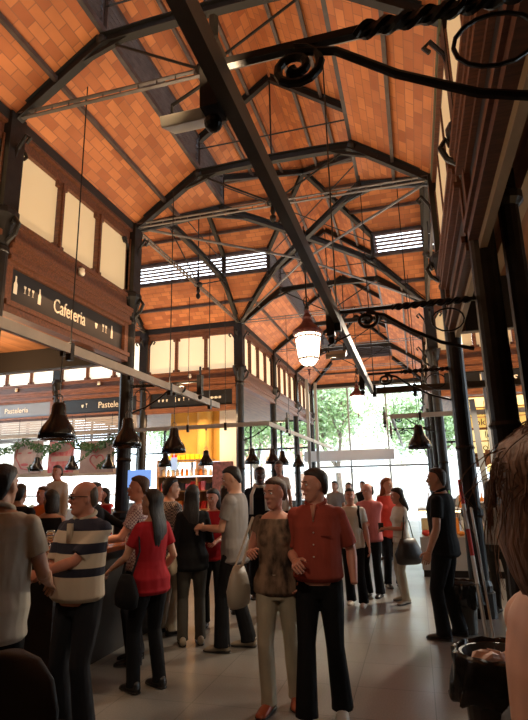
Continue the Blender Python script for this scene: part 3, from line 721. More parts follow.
# ivy garland
IVY = mat('ivy_green', (.05,.12,.03), .6, noise=.4, nscale=9)
m = MB(); path = []
for i in range(90):
    t = i/89; x = -11.9+4.6*t; path.append(V((x, 12.45, 3.0-.28*abs(math.sin(t*PI*3.2)))))
m.tube(path, .012, 5)
for p in path:
    for k in range(9):
        c = p+V((random.uniform(-.06,.06), random.uniform(-.06,.06), random.uniform(-.14,.06))); a = random.uniform(0,6.28); s = random.uniform(.03,.05)
        d1 = V((math.cos(a),random.uniform(-.4,.4),math.sin(a))); d2 = V((-math.sin(a),random.uniform(-.4,.4),math.cos(a)))
        m.add([c-d1*s, c+d2*s*.6, c+d1*s, c-d2*s*.6], [(0,1,2,3)])
for lx in (-10.0,-8.6,-7.8):
    for k in range(110):
        t = random.random(); c = V((lx+.25*math.sin(t*5)+random.uniform(-.05,.05), 12.45+random.uniform(-.05,.05), 2.85-.75*t)); a = random.uniform(0,6.28); s=.035
        d1 = V((math.cos(a),.2,math.sin(a))); d2 = V((-math.sin(a),.1,math.cos(a))); m.add([c-d1*s, c+d2*s*.6, c+d1*s, c-d2*s*.6], [(0,1,2,3)])
single('ivy_garland', m, IVY, 'green ivy garland draped above and between the posters', 'garland')

# ------------------------------------------------------------------ standing bar of the cafeteria with glasses
BARW = mat('bar_wood', (.30,.10,.03), .25, noise=.35, nscale=5, stretch=(8,1,8))
bar = empty('bar_counter', (-3.35,5.3,0), 'polished wooden standing bar between the striped polo man and the column', 'counter')
MB().box(-3.72,-2.95,4.05,6.7,1.0,1.05).build('counter_top', BARW, bar, bevel=.01); MB().box(-3.6,-3.1,4.2,6.6,0,1.0).build('counter_body', DARKPANEL, bar)
GL = mat('drinking_glass', (.9,.9,.9), .05, trans=.9)
WIN = mat('white_wine', (.75,.55,.2), .1, trans=.5)
def wineglass(x, y, z, label):
    r = empty('wine_glass', (x,y,z), label, 'glass', 'glasses on the standing bar')
    m = MB(); m.lathe([(.035,0),(.034,.004),(.006,.01),(.005,.09),(.02,.10),(.04,.13),(.042,.16),(.034,.20),(.032,.20),(.040,.16),(.038,.135),(.01,.105)], (x,y,z), 14); m.build('bowl', GL, r, smooth=True)
    m = MB(); m.lathe([(.008,.106),(.032,.128),(.038,.145),(.001,.146)], (x,y,z), 12); m.build('wine', WIN, r, smooth=True)
wineglass(-3.28,4.35,1.05,'wine glass on the bar just right of the striped polo man'); wineglass(-3.12,4.62,1.05,'wine glass on the bar near the red shirt woman'); wineglass(-3.6,4.2,1.05,'wine glass on the bar between the two men at left')
m = MB(); m.lathe([(.02,0),(.07,.005),(.10,.02),(.098,.022),(.06,.01)], (-3.15,4.95,1.05), 18); single('plate', m, WHITE, 'small white plate on the standing bar', 'plate')

# blue screen and hanging cards
single('blue_screen', MB().box(-3.98,-3.62,6.9,6.93,1.62,1.86).box(-3.82,-3.78,6.9,6.93,0,1.62), mat('screen_blue',(.1,.2,.5),.3,emit=(.25,.45,1),es=.9), 'small blue lit screen right of the Cafeteria column', 'screen')
single('price_card', MB().box(-5.85,-5.68,12.19,12.20,2.02,2.32).box(-5.77,-5.76,12.19,12.2,2.32,3.0), mat('card_blue',(.6,.7,.9),.4,emit=(.6,.75,1),es=.8), 'small pale blue hanging price card before the shelves', 'card')
m = MB(); m.ball((-4.02,7.0,2.30), .10, .10, .10); single('round_lamp', m, GM['red'], 'round red lamp behind the bell lamp left of the Cafeteria column', 'lamp')

MB().tube([(-4.02,7,2.38),(-4.02,7,4.28)],.006,5).build('cord', IRON, S.objects['round_lamp'])
# ------------------------------------------------------------------ right hand counter in the crossing
rc = empty('display_counter', (1.8,10.3,0), 'white fronted glass display counter behind the guard, with warm lit goods', 'counter')
MB().box(-.02,4.6,10.05,10.9,.12,.62).build('front_panel', mat('pale_panel',(.50,.50,.46),.5), rc)
MB().box(0,4.6,10.12,10.85,0,.12).build('plinth', DARKPANEL, rc)
MB().box(-.02,4.6,10.05,10.9,.62,.66).build('deck', mat('steel',(.5,.48,.45),.35,.7), rc)
MB().box(-.02,4.6,10.1,10.9,1.10,1.13).build('top_shelf', WHITE, rc); MB().box(-.02,4.6,10.05,10.055,.66,1.12).build('front_glass', GLASS, rc)
MB().box(0,4.6,10.12,10.16,1.075,1.10).build('strip_light', mat('warm_strip',(1,.8,.5),.4,emit=(1,.72,.38),es=9), rc)
goods(.66, R(.1,4.4,30), ['cream','orange','yellow','white','red'], .16, 'pastry', 10.28, 'inside the counter behind the guard', .16)
goods(.66, R(.1,4.4,26), ['cream','white','orange'], .3, 'box', 10.65, 'at the back of the counter behind the guard', .15)
goods(1.13, R(.2,4.4,24), ['cream','white','green','orange','red'], .34, 'bottle', 10.5, 'on top of the counter behind the guard', .1)
# golden lettered panels of the far right stall
gp = empty('menu_wall', (2.9,13.3,0), 'golden backlit menu panels with dark lettering behind the right columns', 'menu board')
rows = [(3.28,3.50,GOLD2,''),(3.05,3.25,GOLD,'us.s   ma.s'),(2.80,3.03,GOLD,'  ok  c  mie'),(2.50,2.74,GOLD2,' lo  co '),(2.22,2.47,GOLD2,'oo   co lo')]
for z0, z1, mt_, tx in rows:
    for k, x0 in enumerate((1.15, 2.65, 4.15)):
        MB().box(x0,x0+1.45,13.12,13.16,z0,z1).build('panel', mt_, gp)
        if tx:
            T = Matrix.Translation((x0+.72-2.9,13.115-13.3,(z0+z1)/2)) @ Matrix.Rotation(PI/2,4,'X')
            text_obj(tx.strip(), (z1-z0)*.95, T, DARKPANEL, gp, 'lettering', .002)
MB().box(1.1,5.7,13.17,13.22,1.9,3.55).build('backing_board', WOODX, gp)
single('bottle_shelf', MB().box(1.15,5.6,12.95,13.15,2.1,2.14), LW, 'wooden shelf under the golden menu panels', 'shelf')
single('brown_hanging_sign', MB().box(1.5,1.75,12.5,12.52,1.9,2.25), mat('brown_card',(.35,.13,.04),.5), 'brown hanging card between the two right columns', 'card')
m = MB(); m.bar((1.22,10.5,1.13),(1.13,10.5,3.1),.10,.03,V((0,1,0))); single('upright_sign', m, mat('pale_blue_board',(.42,.48,.56),.35), 'pale blue upright board between the two right columns', 'board')
m = MB(); m.box(1.35,1.42,10.48,10.52,1.13,3.6); single('slim_upright', m, MT['pale_blue_board'], 'slim pale upright along the left edge of the thick black right column', 'board')  # pale strip built as the highlight on the column's left edge
for k, x in enumerate((1.32,1.6)):
    m = MB(); m.lathe([(.02,.14),(.06,.12),(.085,.0),(.07,0),(.05,.1),(.01,.12)], (x,10.4,1.75), 12); o = single('small_shade_lamp', m, GOLD2, 'small warm glowing shade lamp over the right counter, %s' % ('left one','right one')[k], 'lamp')
    MB().tube([(x,10.4,1.87),(x,10.4,3.05)], .006, 5).build('cord', IRON, o)

# ------------------------------------------------------------------ bins, striped pole
BAG = mat('bin_bag', (.012,.012,.013), .22, bump=.5, bscale=9)
def bin_(x, y, h, r, label, bagl):
    root = empty('litter_bin', (x,y,0), label, 'bin')
    m = MB(); m.lathe([(r*.72,0),(r*.74,.02),(r*.92,h),(r*.85,h),(r*.6,h-.25),(.01,h-.3)], (x,y,0), 24); m.build('bin_body', mat('bin_grey',(.06,.055,.05),.4,.3), root, smooth=False)
    n = 48; rings = []
    prof = [(.80,h-.22),(.92,h-.05),(1.0,h+.02),(1.06,h+.0),(1.08,h-.06),(1.12,h-.12),(1.20,h-.20),(1.16,h-.21),(1.02,h-.15),(.97,h-.1)]
    m = MB(); vs = []; 
    for i, (k, z) in enumerate(prof):
        for j in range(n):
            t = 2*PI*j/n; amp = .006 if i < 3 else .016
            rr = r*k + amp*math.sin(t*9+i*.7)*.6 + amp*.6*math.sin(t*17+i) + amp*.3*random.uniform(-1,1)
            zz = z + (.02*math.sin(t*3+1)+.008*math.sin(t*13) if 5 <= i <= 7 else .005*math.sin(t*11))
            vs.append((x+rr*math.cos(t), y+rr*math.sin(t), zz))
    m.add(vs, [(a*n+j, a*n+(j+1)%n, (a+1)*n+(j+1)%n, (a+1)*n+j) for a in range(len(prof)-1) for j in range(n)])
    b = m.build('bin_bag', BAG, root, smooth=True)
    return root
bin_(.35,3.3,.72,.225,'litter bin with a crinkled black bag and crumpled paper on top, bottom right','')
bin_(.38,6.62,.5,.18,'smaller dark litter bin beside the guard\'s legs','')
m = MB(); m.ball((.30,3.28,.70), .10, .08, .035, 9, 5); m.v = [(a+random.uniform(-.012,.012), b+random.uniform(-.012,.012), c+random.uniform(-.012,.012)) for a, b, c in m.v]
single('crumpled_paper', m, mat('napkin_paper',(.75,.58,.50),.7), 'crumpled pinkish paper napkin lying in the nearest litter bin', 'paper')
m = MB(); m.ball((.42,3.36,.68), .07, .05, .03, 9, 5); m.v = [(a+random.uniform(-.01,.01), b+random.uniform(-.01,.01), c+random.uniform(-.01,.01)) for a, b, c in m.v]
single('crumpled_paper', m, MT['napkin_paper'], 'smaller crumpled paper at the back of the nearest litter bin', 'paper')
pl = empty('striped_pole', (.60,6.5,0), 'slim red and white striped pole leaning on the column beside the guard', 'pole')
a, b = V((.56,6.2,0)), V((.49,6.75,1.62)); L = 6
for i in range(2, L):
    MB().tube([a.lerp(b,i/L), a.lerp(b,(i+1)/L)], .022, 8).build('red_band' if i%2 else 'white_band', GM['red'] if i%2 else GM['white'], pl)
MB().tube([a, a.lerp(b,2/L)], .022, 8).build('lower_pole', mat('pole_metal',(.35,.33,.3),.3,.8), pl)
m = MB(); m.tube([(.62,6.15,0),(.60,6.9,1.3)], .014, 8); single('thin_rod', m, MT['pole_metal'], 'thin metallic rod beside the striped pole', 'rod')

# ------------------------------------------------------------------ outside: plaza, trees, parasols, houses
struct('ground', MB().box(-80,80,-30,110,-.3,-.13), mat('plaza_stone',(.62,.60,.57),.7,noise=.1,nscale=1))
BARK = mat('bark', (.20,.15,.11), .8, noise=.3, nscale=10)
LEAF = mat('leaf_green', (.30,.44,.17), .6, noise=.45, nscale=3)
LEAF.node_tree.nodes['Principled BSDF'].inputs['Transmission Weight'].default_value = .3
def tree(x, y, h, r, label, seed, nl=7500):
    rnd = random.Random(seed); root = empty('plane_tree', (x,y,-.13), label, 'tree', 'trees of the plaza outside')
    m = MB(); tips = []
    def branch(p, d, ln, rad, dep):
        q = p + d*ln; mid = p.lerp(q,.5)+V((rnd.uniform(-.1,.1),rnd.uniform(-.1,.1),0))*ln*.4
        m.tube([p, mid, q], [rad, rad*.85, rad*.65], 8)
        if dep == 0 or ln < .5: tips.append(q); return
        if dep < 3: tips.append(mid)
        for k in range(rnd.choice((2,3,3))):
            a = rnd.uniform(0,6.28); e = rnd.uniform(.35,.9)
            nd = (d + V((math.cos(a)*e, math.sin(a)*e, rnd.uniform(-.1,.3)))).normalized()
            branch(q, nd, ln*rnd.uniform(.6,.8), rad*.6, dep-1)
    branch(V((x,y,-.13)), V((rnd.uniform(-.08,.08),0,1)), h*.25, h*.022, 4)
    m.build('trunk', BARK, root, smooth=True)
    m = MB()
    for i in range(nl):
        t = rnd.choice(tips); c = t+V((rnd.gauss(0,r*.16),rnd.gauss(0,r*.16),rnd.gauss(0,r*.13))); s = rnd.uniform(.08,.17)
        d1 = V((rnd.gauss(0,1),rnd.gauss(0,1),rnd.gauss(0,1))).normalized(); d2 = d1.orthogonal().normalized()
        m.add([c-d1*s, c+d2*s*.6, c+d1*s, c-d2*s*.6], [(0,1,2,3)])
    m.build('foliage', LEAF, root)
tree(-4.6,34,10.5,5,'large leafy tree outside the glazed end, its trunk behind the far lantern',3)
tree(-11.0,37,11.5,5.5,'leafy tree outside the glazed end, left of the far lantern',11)
tree(1.2,36,9.5,4.8,'leafy tree outside the glazed end, seen right of the far lantern',5,6500)
tree(-15.5,33,9,4.5,'leafy tree outside, seen through the left windows',8,3500)
def parasol(x, y, label):
    r = empty('cafe_parasol', (x,y,-.13), label, 'parasol', 'white cafe parasols on the plaza')
    MB().tube([(x,y,-.13),(x,y,2.6)], .03, 8).build('pole', WHITE, r)
    m = MB(); vs=[(x,y,2.95)]+[(x+1.6*math.cos(k*PI/4), y+1.6*math.sin(k*PI/4), 2.3) for k in range(8)]+[(x,y,2.88)]+[(x+1.58*math.cos(k*PI/4), y+1.58*math.sin(k*PI/4), 2.16) for k in range(8)]
    m.add(vs, [(0,1+k,1+(k+1)%8) for k in range(8)]+[(9,10+(k+1)%8,10+k) for k in range(8)]+[(1+k,10+k,10+(k+1)%8,1+(k+1)%8) for k in range(8)]); m.build('canopy', mat('parasol_cloth',(.85,.84,.80),.8), r)
for i, (x, y) in enumerate(((-6.4,28.5),(-2.9,29.5),(-10.1,28),(.8,31))): parasol(x, y, 'white cafe parasol outside the far entrance, %s from the left' % ('second','third','first','fourth')[i])
def house(x0, x1, y, h, mt, label):
    r = empty('house', ((x0+x1)/2,y,-.13), label, 'building', 'houses around the plaza'); MB().box(x0,x1,y,y+6,-.13,h).build('wall', mt, r)
    MB().box(x0-.2,x1+.2,y-.3,y+.1,h,h+.35).build('cornice', WHITE, r)
    n = int((x1-x0)/2.4)
    for i in range(n):
        for k in range(int(h/3.2)):
            cx = x0+(i+.5)*(x1-x0)/n; f = MB().box(cx-.45,cx+.45,y-.05,y+.02,.6+k*3.2,2.6+k*3.2).build('window', mat('house_glass',(.45,.47,.50),.5), r)
    return r
house(-26,-13,58,11,mat('house_pink',(.75,.52,.42),.8),'pinkish house across the plaza, left one'); house(-12,0,60,12,mat('house_cream',(.8,.72,.58),.8),'cream house across the plaza, middle one'); house(1,14,58,11,mat('house_pale',(.78,.74,.7),.8),'pale house across the plaza, right one')
house(-34,-20,20,9,MT['house_cream'],'cream house seen through the left windows')

# ------------------------------------------------------------------ light
W = bpy.data.worlds.new('sky'); S.world = W; W.use_nodes = True; nt = W.node_tree
bg = nt.nodes['Background']; bg.inputs[0].default_value = (.80,.90,1.0,1); bg.inputs[1].default_value = SKY
def light(kind, name, loc, energy, col, size=None, size_y=None, rot=None, spot=None, blend=.4, spread=None):
    ld = bpy.data.lights.new(name, kind); ld.energy = energy; ld.color = col
    if kind == 'AREA':
        ld.shape = 'RECTANGLE'; ld.size = size; ld.size_y = size_y or size
        if spread: ld.spread = spread
    elif kind != 'SUN': ld.shadow_soft_size = size or .05
    if kind == 'SPOT': ld.spot_size = spot; ld.spot_blend = blend
    o = bpy.data.objects.new(name, ld); link(o); o.location = loc
    if rot is not None: o.rotation_euler = rot
    return o
def aim(o, t):
    o.rotation_euler = (V(t)-o.location).to_track_quat('-Z','Y').to_euler(); return o
WARM = (1,.64,.33); WARM2 = (1,.72,.44)
# uplight troughs lying on the cornices
def trough(x0, x1, y0, y1, e, label, col=WARM2, tilt=0, z=5.0):
    cx, cy = (x0+x1)/2, (y0+y1)/2
    o = single('uplight_trough', MB().box(x0,x1,y0,y1,z-.05,z).box(x0,x0+.01,y0,y1,z,z+.02).box(x1-.01,x1,y0,y1,z,z+.02), IRON2, label, 'uplight')
    l = light('AREA', 'uplight', (cx,cy,z+.005), e, col, max(x1-x0-.03,.02), y1-y0-.04, rot=(PI, tilt, 0) )
    return l
UP = UPE
# ------------------------------------------------------------------ people
def skin(name, col): return mat('skin_'+name, col, .5, sub=.08, noise=.12, nscale=14)
SK = {'fair': skin('fair',(.58,.32,.22)), 'tan': skin('tan',(.47,.24,.15)), 'ruddy': skin('ruddy',(.55,.24,.16)), 'dark': skin('dark',(.075,.035,.022))}
def hairm(name, col): return mat('hair_'+name, col, .6, noise=.5, nscale=60, bump=.6, bscale=90, stretch=(1,1,.15))
HR = {'black': hairm('black',(.010,.008,.008)), 'dark': hairm('dark',(.028,.017,.011)), 'brown': hairm('brown',(.075,.035,.018)), 'chestnut': hairm('chestnut',(.20,.10,.055)), 'red': hairm('red',(.30,.085,.025)), 'grey': hairm('grey',(.10,.08,.065))}
EYEW = mat('eye_white', (.7,.68,.64), .3); EYED = mat('eye_iris', (.03,.018,.01), .2); LIP = mat('lip', (.42,.13,.10), .45)
SOLE = mat('shoe_sole', (.55,.53,.5), .6)
def cloth(name, col, **k):
    m = mat('cloth_'+name, col, .85, noise=k.pop('noise',.2), nscale=k.pop('nscale',6), bump=.75, bscale=8, stretch=(1,1,.45), **k)
    m.node_tree.nodes['Principled BSDF'].inputs['Specular IOR Level'].default_value = .2
    for n in m.node_tree.nodes:
        if n.type == 'BUMP': n.inputs['Distance'].default_value = .03
    return m

def ramp_cloth(name, stops, axis='Z', scale=1.0, off=0.0):
    m = bpy.data.materials.new('cloth_'+name); m.use_nodes = True; nt = m.node_tree; b = nt.nodes['Principled BSDF']; b.inputs['Roughness'].default_value = .85
    tc = nt.nodes.new('ShaderNodeTexCoord'); sx = nt.nodes.new('ShaderNodeSeparateXYZ'); nt.links.new(tc.outputs['Object'], sx.inputs[0])
    ma = nt.nodes.new('ShaderNodeMath'); ma.operation = 'MULTIPLY_ADD'; ma.inputs[1].default_value = scale; ma.inputs[2].default_value = off
    nt.links.new(sx.outputs[axis], ma.inputs[0]); r = nt.nodes.new('ShaderNodeValToRGB'); r.color_ramp.interpolation = 'CONSTANT'
    while len(r.color_ramp.elements) < len(stops): r.color_ramp.elements.new(.5)
    for e, (p, c) in zip(r.color_ramp.elements, stops): e.position = p; e.color = (*c, 1)
    nt.links.new(ma.outputs[0], r.inputs[0]); nt.links.new(r.outputs[0], b.inputs['Base Color']); return m
def check_cloth(name, c1, c2, s=55):
    m = bpy.data.materials.new('cloth_'+name); m.use_nodes = True; nt = m.node_tree; b = nt.nodes['Principled BSDF']; b.inputs['Roughness'].default_value = .85
    tc = nt.nodes.new('ShaderNodeTexCoord'); ck = nt.nodes.new('ShaderNodeTexChecker'); ck.inputs['Scale'].default_value = s
    ck.inputs['Color1'].default_value = (*c1,1); ck.inputs['Color2'].default_value = (*c2,1)
    nt.links.new(tc.outputs['Object'], ck.inputs['Vector']); nt.links.new(ck.outputs[0], b.inputs['Base Color']); return m
def blotch_cloth(name, c1, c2, s=14):
    m = cloth(name, c1, noise=.5, nscale=s, col2=c2); return m

def ik(Sv, T, a, b, pole):
    d = T-Sv; L = min(d.length, .998*(a+b)); L = max(L, abs(a-b)*1.05+.01); d.normalize()
    x = (a*a-b*b+L*L)/(2*L); h = math.sqrt(max(a*a-x*x, 0)); p = pole-d*pole.dot(d)
    p = p.normalized() if p.length > 1e-4 else V((0,-1,0))
    return Sv+d*x+p*h, Sv+d*L

def remesh(mb, vox, smooth_it=4, name='m'):
    me = mb.mesh('tmp'); bm = bmesh.new(); bm.from_mesh(me); bmesh.ops.recalc_face_normals(bm, faces=bm.faces); bm.to_mesh(me); bm.free()
    o = bpy.data.objects.new('tmp', me); link(o)
    r = o.modifiers.new('r', 'REMESH'); r.mode = 'VOXEL'; r.voxel_size = vox
    s = o.modifiers.new('s', 'SMOOTH'); s.factor = .5; s.iterations = smooth_it
    dg = bpy.context.evaluated_depsgraph_get(); out = bpy.data.meshes.new_from_object(o.evaluated_get(dg))
    bpy.data.objects.remove(o); bpy.data.meshes.remove(me); out.name = name
    return out

def add_mesh_obj(name, me, mt, parent):
    for p in me.polygons: p.use_smooth = True
    me.materials.clear(); me.materials.append(mt)
    o = bpy.data.objects.new(name, me); link(o); o.parent = parent; return o
def child(name, mb, mt, parent, smooth=True):
    me = mb.mesh(name); bm = bmesh.new(); bm.from_mesh(me); bmesh.ops.recalc_face_normals(bm, faces=bm.faces); bm.to_mesh(me); bm.free()
    return add_mesh_obj(name, me, mt, parent) if smooth else (lambda o: o)(add_mesh_obj(name, me, mt, parent))

def hand_mesh(mb, W, fdir, pn, side, s, curl=.5):
    """W wrist, fdir forearm/hand direction, pn palm normal; side +1: thumb towards +t"""
    f = fdir.normalized(); n = (pn-f*pn.dot(f)).normalized(); t = f.cross(n)*side
    r = [(W-f*.02*s, t*.026*s, n*.019*s), (W+f*.015*s, t*.030*s, n*.018*s), (W+f*.045*s, t*.040*s, n*.016*s), (W+f*.075*s, t*.043*s, n*.014*s), (W+f*.094*s, t*.040*s, n*.010*s)]
    mb.loft(r, 12)
    for k, (o, ln) in enumerate(((.031,.072),(.010,.082),(-.011,.076),(-.031,.058))):
        b = W+f*.082*s+t*o*s; pts = [b]; d = f.copy(); a = curl*(.7+.12*k)
        for j, sg in enumerate((.42,.33,.25)):
            d = (d*math.cos(a)+n*math.sin(a)); d.normalize()
            pts.append(pts[-1]+d*ln*sg*s)
        mb.tube(pts, [.0095*s,.009*s,.008*s,.0055*s], 7)
    b = W+f*.022*s+t*.028*s
    d = (f*.62+t*.70+n*.25).normalized(); p1 = b+d*.038*s; d2 = (f*.85+t*.30+n*.45*curl*1.4).normalized(); p2 = p1+d2*.030*s
    mb.tube([b-d*.01*s, p1, p2, p2+(f*.9+n*.3).normalized()*.018*s], [.013*s,.0115*s,.010*s,.006*s], 7)

def person(label, x, y, heading, H, sex='m', sk='fair', hair=('short','dark'), top=None, sleeve='short', hem=.88, bottom=None, shoe=None,
           la=None, ra=None, feet=((-.10,0),(.10,0)), head=(0,0), lean=(0,0), vox=.012, belly=0, neck='crew', group=None, handc=(.5,.5), z0=0, broad=1.0,
           footdir=(0,0), hands=(True,True), build=1.0, top2=None, pole=None, hoff=(0,0)):
    s = H/1.75
    root = empty('person', (x,y,z0), label, 'person', group, rz=math.radians(heading))
    F = sex == 'f'; sw = (.165 if F else .190)*broad; hw = .085
    lx, ly = lean
    def tz(z):       # torso offset with height
        t = max(0, (z-.95)/.5); return V((lx*t, ly*t, 0))
    def P(a, b, c): return V((a,b,c))*s
    def ring(z, w, d, yo=0, xo=0):
        o = tz(z); return ((V((xo+o.x, yo+o.y, z)))*s, V((w*s,0,0)), V((0,d*s,0)))
    bb = build
    if F: R = [(.80,.10,.10,0),(.86,.165,.115,-.01),(.95,.172,.118,-.008),(1.04,.140,.10,0),(1.10,.132,.095,.004),(1.2,.145,.105,.006),(1.28,.155,.115,.01),(1.36,.160,.10,0),(1.42,.150,.082,-.005),(1.455,.10,.065,-.01),(1.48,.055,.052,-.01)]
    else: R = [(.80,.10,.10,0),(.86,.160,.115,-.005),(.95,.165,.115,0),(1.04,.158,.112,.004),(1.12,.160,.115,.004),(1.22,.172,.120,.006),(1.32,.185,.122,.006),(1.40,.185,.105,0),(1.445,.155,.085,-.006),(1.475,.10,.068,-.01),(1.50,.06,.058,-.01)]
    def infl(z): return belly*math.exp(-((z-1.06)/.13)**2)
    body = MB(); body.loft([ring(z, w*bb+infl(z)*.4, d*bb+infl(z)*.5, yo+infl(z)*.5) for z,w,d,yo in R], 20)
    # neck and head
    nb = tz(1.47); N0 = (V((0,-.012,1.46))+nb)*s
    hy, hp = math.radians(head[0]), math.radians(head[1])
    HC = (V((hoff[0],hoff[1]+.018+ .02*math.sin(-hp), 1.622+(hoff[2] if len(hoff) > 2 else 0)))+nb*1.12)*s
    HM = Matrix.Translation(HC) @ Matrix.Rotation(hy,4,'Z') @ Matrix.Rotation(hp,4,'X') @ Matrix.Scale(s,4)
    hd = MB()
    hr = [(-.122,.022,.022,.052),(-.112,.036,.036,.046),(-.09,.050,.052,.034),(-.06,.060,.068,.020),(-.03,.067,.083,.008),(0,.071,.092,.0),(.03,.074,.096,-.004),(.06,.074,.096,-.006),(.09,.063,.083,-.01),(.113,.042,.056,-.012),(.127,.012,.018,-.012)]
    hd.loft([(V((0,yo,z)), V((w,0,0)), V((0,d,0))) for z,w,d,yo in hr], 20)
    hd.tube([(0,.086,.026),(0,.099,.0),(0,.108,-.018),(0,.096,-.030)], [.009,.012,.016,.010], 8)       # nose
    hd.tube([(-.045,.080,.034),(-.02,.090,.032),(.02,.090,.032),(.045,.080,.034)], .009, 7)      # brow
    for q in (-1,1): hd.ball((q*.036,.070,-.020), .020, .018, .018, 8, 6); 
    hd.tube([(-.022,.082,-.056),(0,.094,-.054),(.022,.082,-.056)], .009, 7); hd.ball((0,.083,-.098), .018, .014, .014, 8, 6)
    for q in (-1,1): hd.ball((q*.076,-.006,-.006), .009, .019, .032, 8, 6)
    hd.xf(HM); body.v += []; body.add(hd.v, hd.f)
    NH = HM @ V((0,-.02,-.05))
    body.tube([N0-V((0,0,.03*s)), N0.lerp(NH,.5), NH], [.066*s if not F else .056*s, (.058 if not F else .047)*s, (.058 if not F else .049)*s], 14)
    # arms
    sh = {}
    arms = MB(); shirt = MB(); hands_mb = MB()
    for i, (sd, tg) in enumerate(((-1, la), (1, ra))):
        Sh = (V((sd*(sw-.025), -.008, 1.395))+tz(1.4))*s
        if tg is None: tg = (sd*(sw+.075), .05, .86)
        T = V(tg)*s
        po = V((sd*.35,-.8,-.5)) if pole is None or pole[i] is None else V(pole[i])
        E, Wr = ik(Sh, T, .285*s, .255*s, po)
        k = (.86 if F else 1)*(.9+.1*bb)
        arms.tube([Sh+V((-sd*.03*s,0,.0)), Sh.lerp(E,.12), Sh.lerp(E,.5), E, E.lerp(Wr,.25), E.lerp(Wr,.7), Wr], [.050*k*s,.052*k*s,.047*k*s,.040*k*s,.042*k*s,.033*k*s,.027*k*s], 12)
        arms.ball(Sh, .055*k*s, .055*k*s, .055*k*s, 10, 6); arms.ball(E, .040*k*s, n=10, m=6)
        if hands[i]:
            fd = (Wr-E).normalized(); pn = V((-sd,0.25,0)) if abs(fd.z) > .6 else V((-sd*.4,0,-.6)) + V((0,-.2,.1))
            hand_mesh(hands_mb, Wr, fd, pn, sd if abs(fd.z) > .6 else sd, s*(.93 if F else 1.02), handc[i])
        sl = {'short':.62,'half':.85,'none':.0,'long':9,'cap':.3}[sleeve]
        if sl:
            if sl < 2:
                e = Sh.lerp(E, sl)
                shirt.tube([Sh+V((-sd*.045*s,0,.005*s)), Sh.lerp(e,.2), Sh.lerp(e,.6), e], [.064*k*s,.069*k*s,.068*k*s,.066*k*s], 14)
            else:
                shirt.tube([Sh+V((-sd*.045*s,0,.005*s)), Sh.lerp(E,.2), Sh.lerp(E,.6), E, E.lerp(Wr,.5), E.lerp(Wr,.97)], [.064*k*s,.067*k*s,.062*k*s,.055*k*s,.048*k*s,.038*k*s], 14); shirt.ball(E,.054*k*s, n=10, m=6)
            shirt.ball(Sh, .070*k*s, .068*k*s, .066*k*s, 12, 7)
        sh[i] = (Sh, E, Wr)
    body.add(arms.v, arms.f)
    # legs
    pants = MB(); ankles = []
    for i, (sd, ft) in enumerate(zip((-1,1), feet)):
        Hp = V((sd*hw, 0, .89))*s; A = V((ft[0], ft[1], .085))*s
        K, A2 = ik(Hp, A, .415*s, .405*s, V((sd*.05,1,0)))
        ankles.append(A2)
        k = bb*(.97 if F else 1)
        if not isinstance(bottom, tuple):
            body.tube([Hp, Hp.lerp(K,.5), K, K.lerp(A2,.35), A2, A2-V((0,0,.03*s))], [.08*k*s,.070*k*s,.052*s,.053*s,.036*s,.036*s], 12)
        fl = .062 if F else .078
        pants.tube([Hp+V((0,0,.03))*s, Hp.lerp(K,.35), Hp.lerp(K,.75), K, K.lerp(A2,.4), A2.lerp(K,.06), A2-V((0,0,.035*s))],
                   [.098*k*s,.093*k*s,.075*k*s,.067*k*s,(.066 if F else .072)*s,fl*s,(fl+.004)*s], 14)
    pants.loft([ring(z, w*bb+.008, d*bb+.009, yo) for z,w,d,yo in R[:3]] + [ring(1.0, (.155 if F else .163)*bb+.012, .115*bb+.012+infl(1.0)*.3, infl(1.)*.3)], 20)
    # torso garment
    tr = []
    for z, w, d, yo in R:
        if z < hem+.02: continue
        ex = .016+(.010 if z < 1.02 and hem < .9 else 0); tr.append((z, w*bb+ex+infl(z)*.4, d*bb+ex+infl(z)*.5, yo+infl(z)*.5))
    if neck == 'low': tr = tr[:-2]
    elif neck == 'tank': tr = tr[:-2]
    elif neck == 'strapless': tr = [q for q in tr if q[0] < 1.31]
    else: tr = tr[:-1]
    w0, d0 = tr[0][1], tr[0][2]
    hemr = [(hem-.03, (w0-.02), d0-.02, tr[0][3]), (hem, w0+.008, d0+.008, tr[0][3])]
    shirt.loft([ring(*q) for q in hemr+tr], 22)
    if F and top is not None:
        for q in (-1,1): shirt.ball((V((q*.068,.085,1.26))+tz(1.26))*s, .068*s, .055*s, .062*s, 12, 8)
    if F:
        for q in (-1,1): body.ball((V((q*.066,.075,1.26))+tz(1.26))*s, .062*s, .048*s, .058*s, 12, 8)
    bm_ = remesh(body, vox, 3, 'body')
    # hands and forearm ends join the same mesh
    hm = hands_mb.mesh('h'); bm = bmesh.new(); bm.from_mesh(bm_); bm.from_mesh(hm); bmesh.ops.recalc_face_normals(bm, faces=bm.faces); bm.to_mesh(bm_); bm.free()
    add_mesh_obj('body', bm_, SK[sk], root)
    if top is not None:
        add_mesh_obj('shirt', remesh(shirt, vox, 3, 'shirt'), top, root)
    if bottom is not None:
        add_mesh_obj('trousers', remesh(pants, vox, 3, 'trousers'), bottom, root)
    if neck == 'polo' and top is not None:
        c = MB(); cc = (V((0,-.006,1.497))+tz(1.5))*s
        c.tube([cc+V((math.sin(a)*.076*s, math.cos(a)*.074*s, (.0-.030*math.cos(a))*s)) for a in [i*(2*PI-.5)/20+.25 for i in range(21)]], .016*s, 7)
        child('collar', c, top2 or top, root)
        for q in (-1,1):
            c = MB(); c.prism([cc+V((q*.016,.085,-.030))*s, cc+V((q*.078,.045,-.012))*s, cc+V((q*.060,.105,-.085))*s], (0,.008,-.006)); child('collar_tip', c, top2 or top, root)
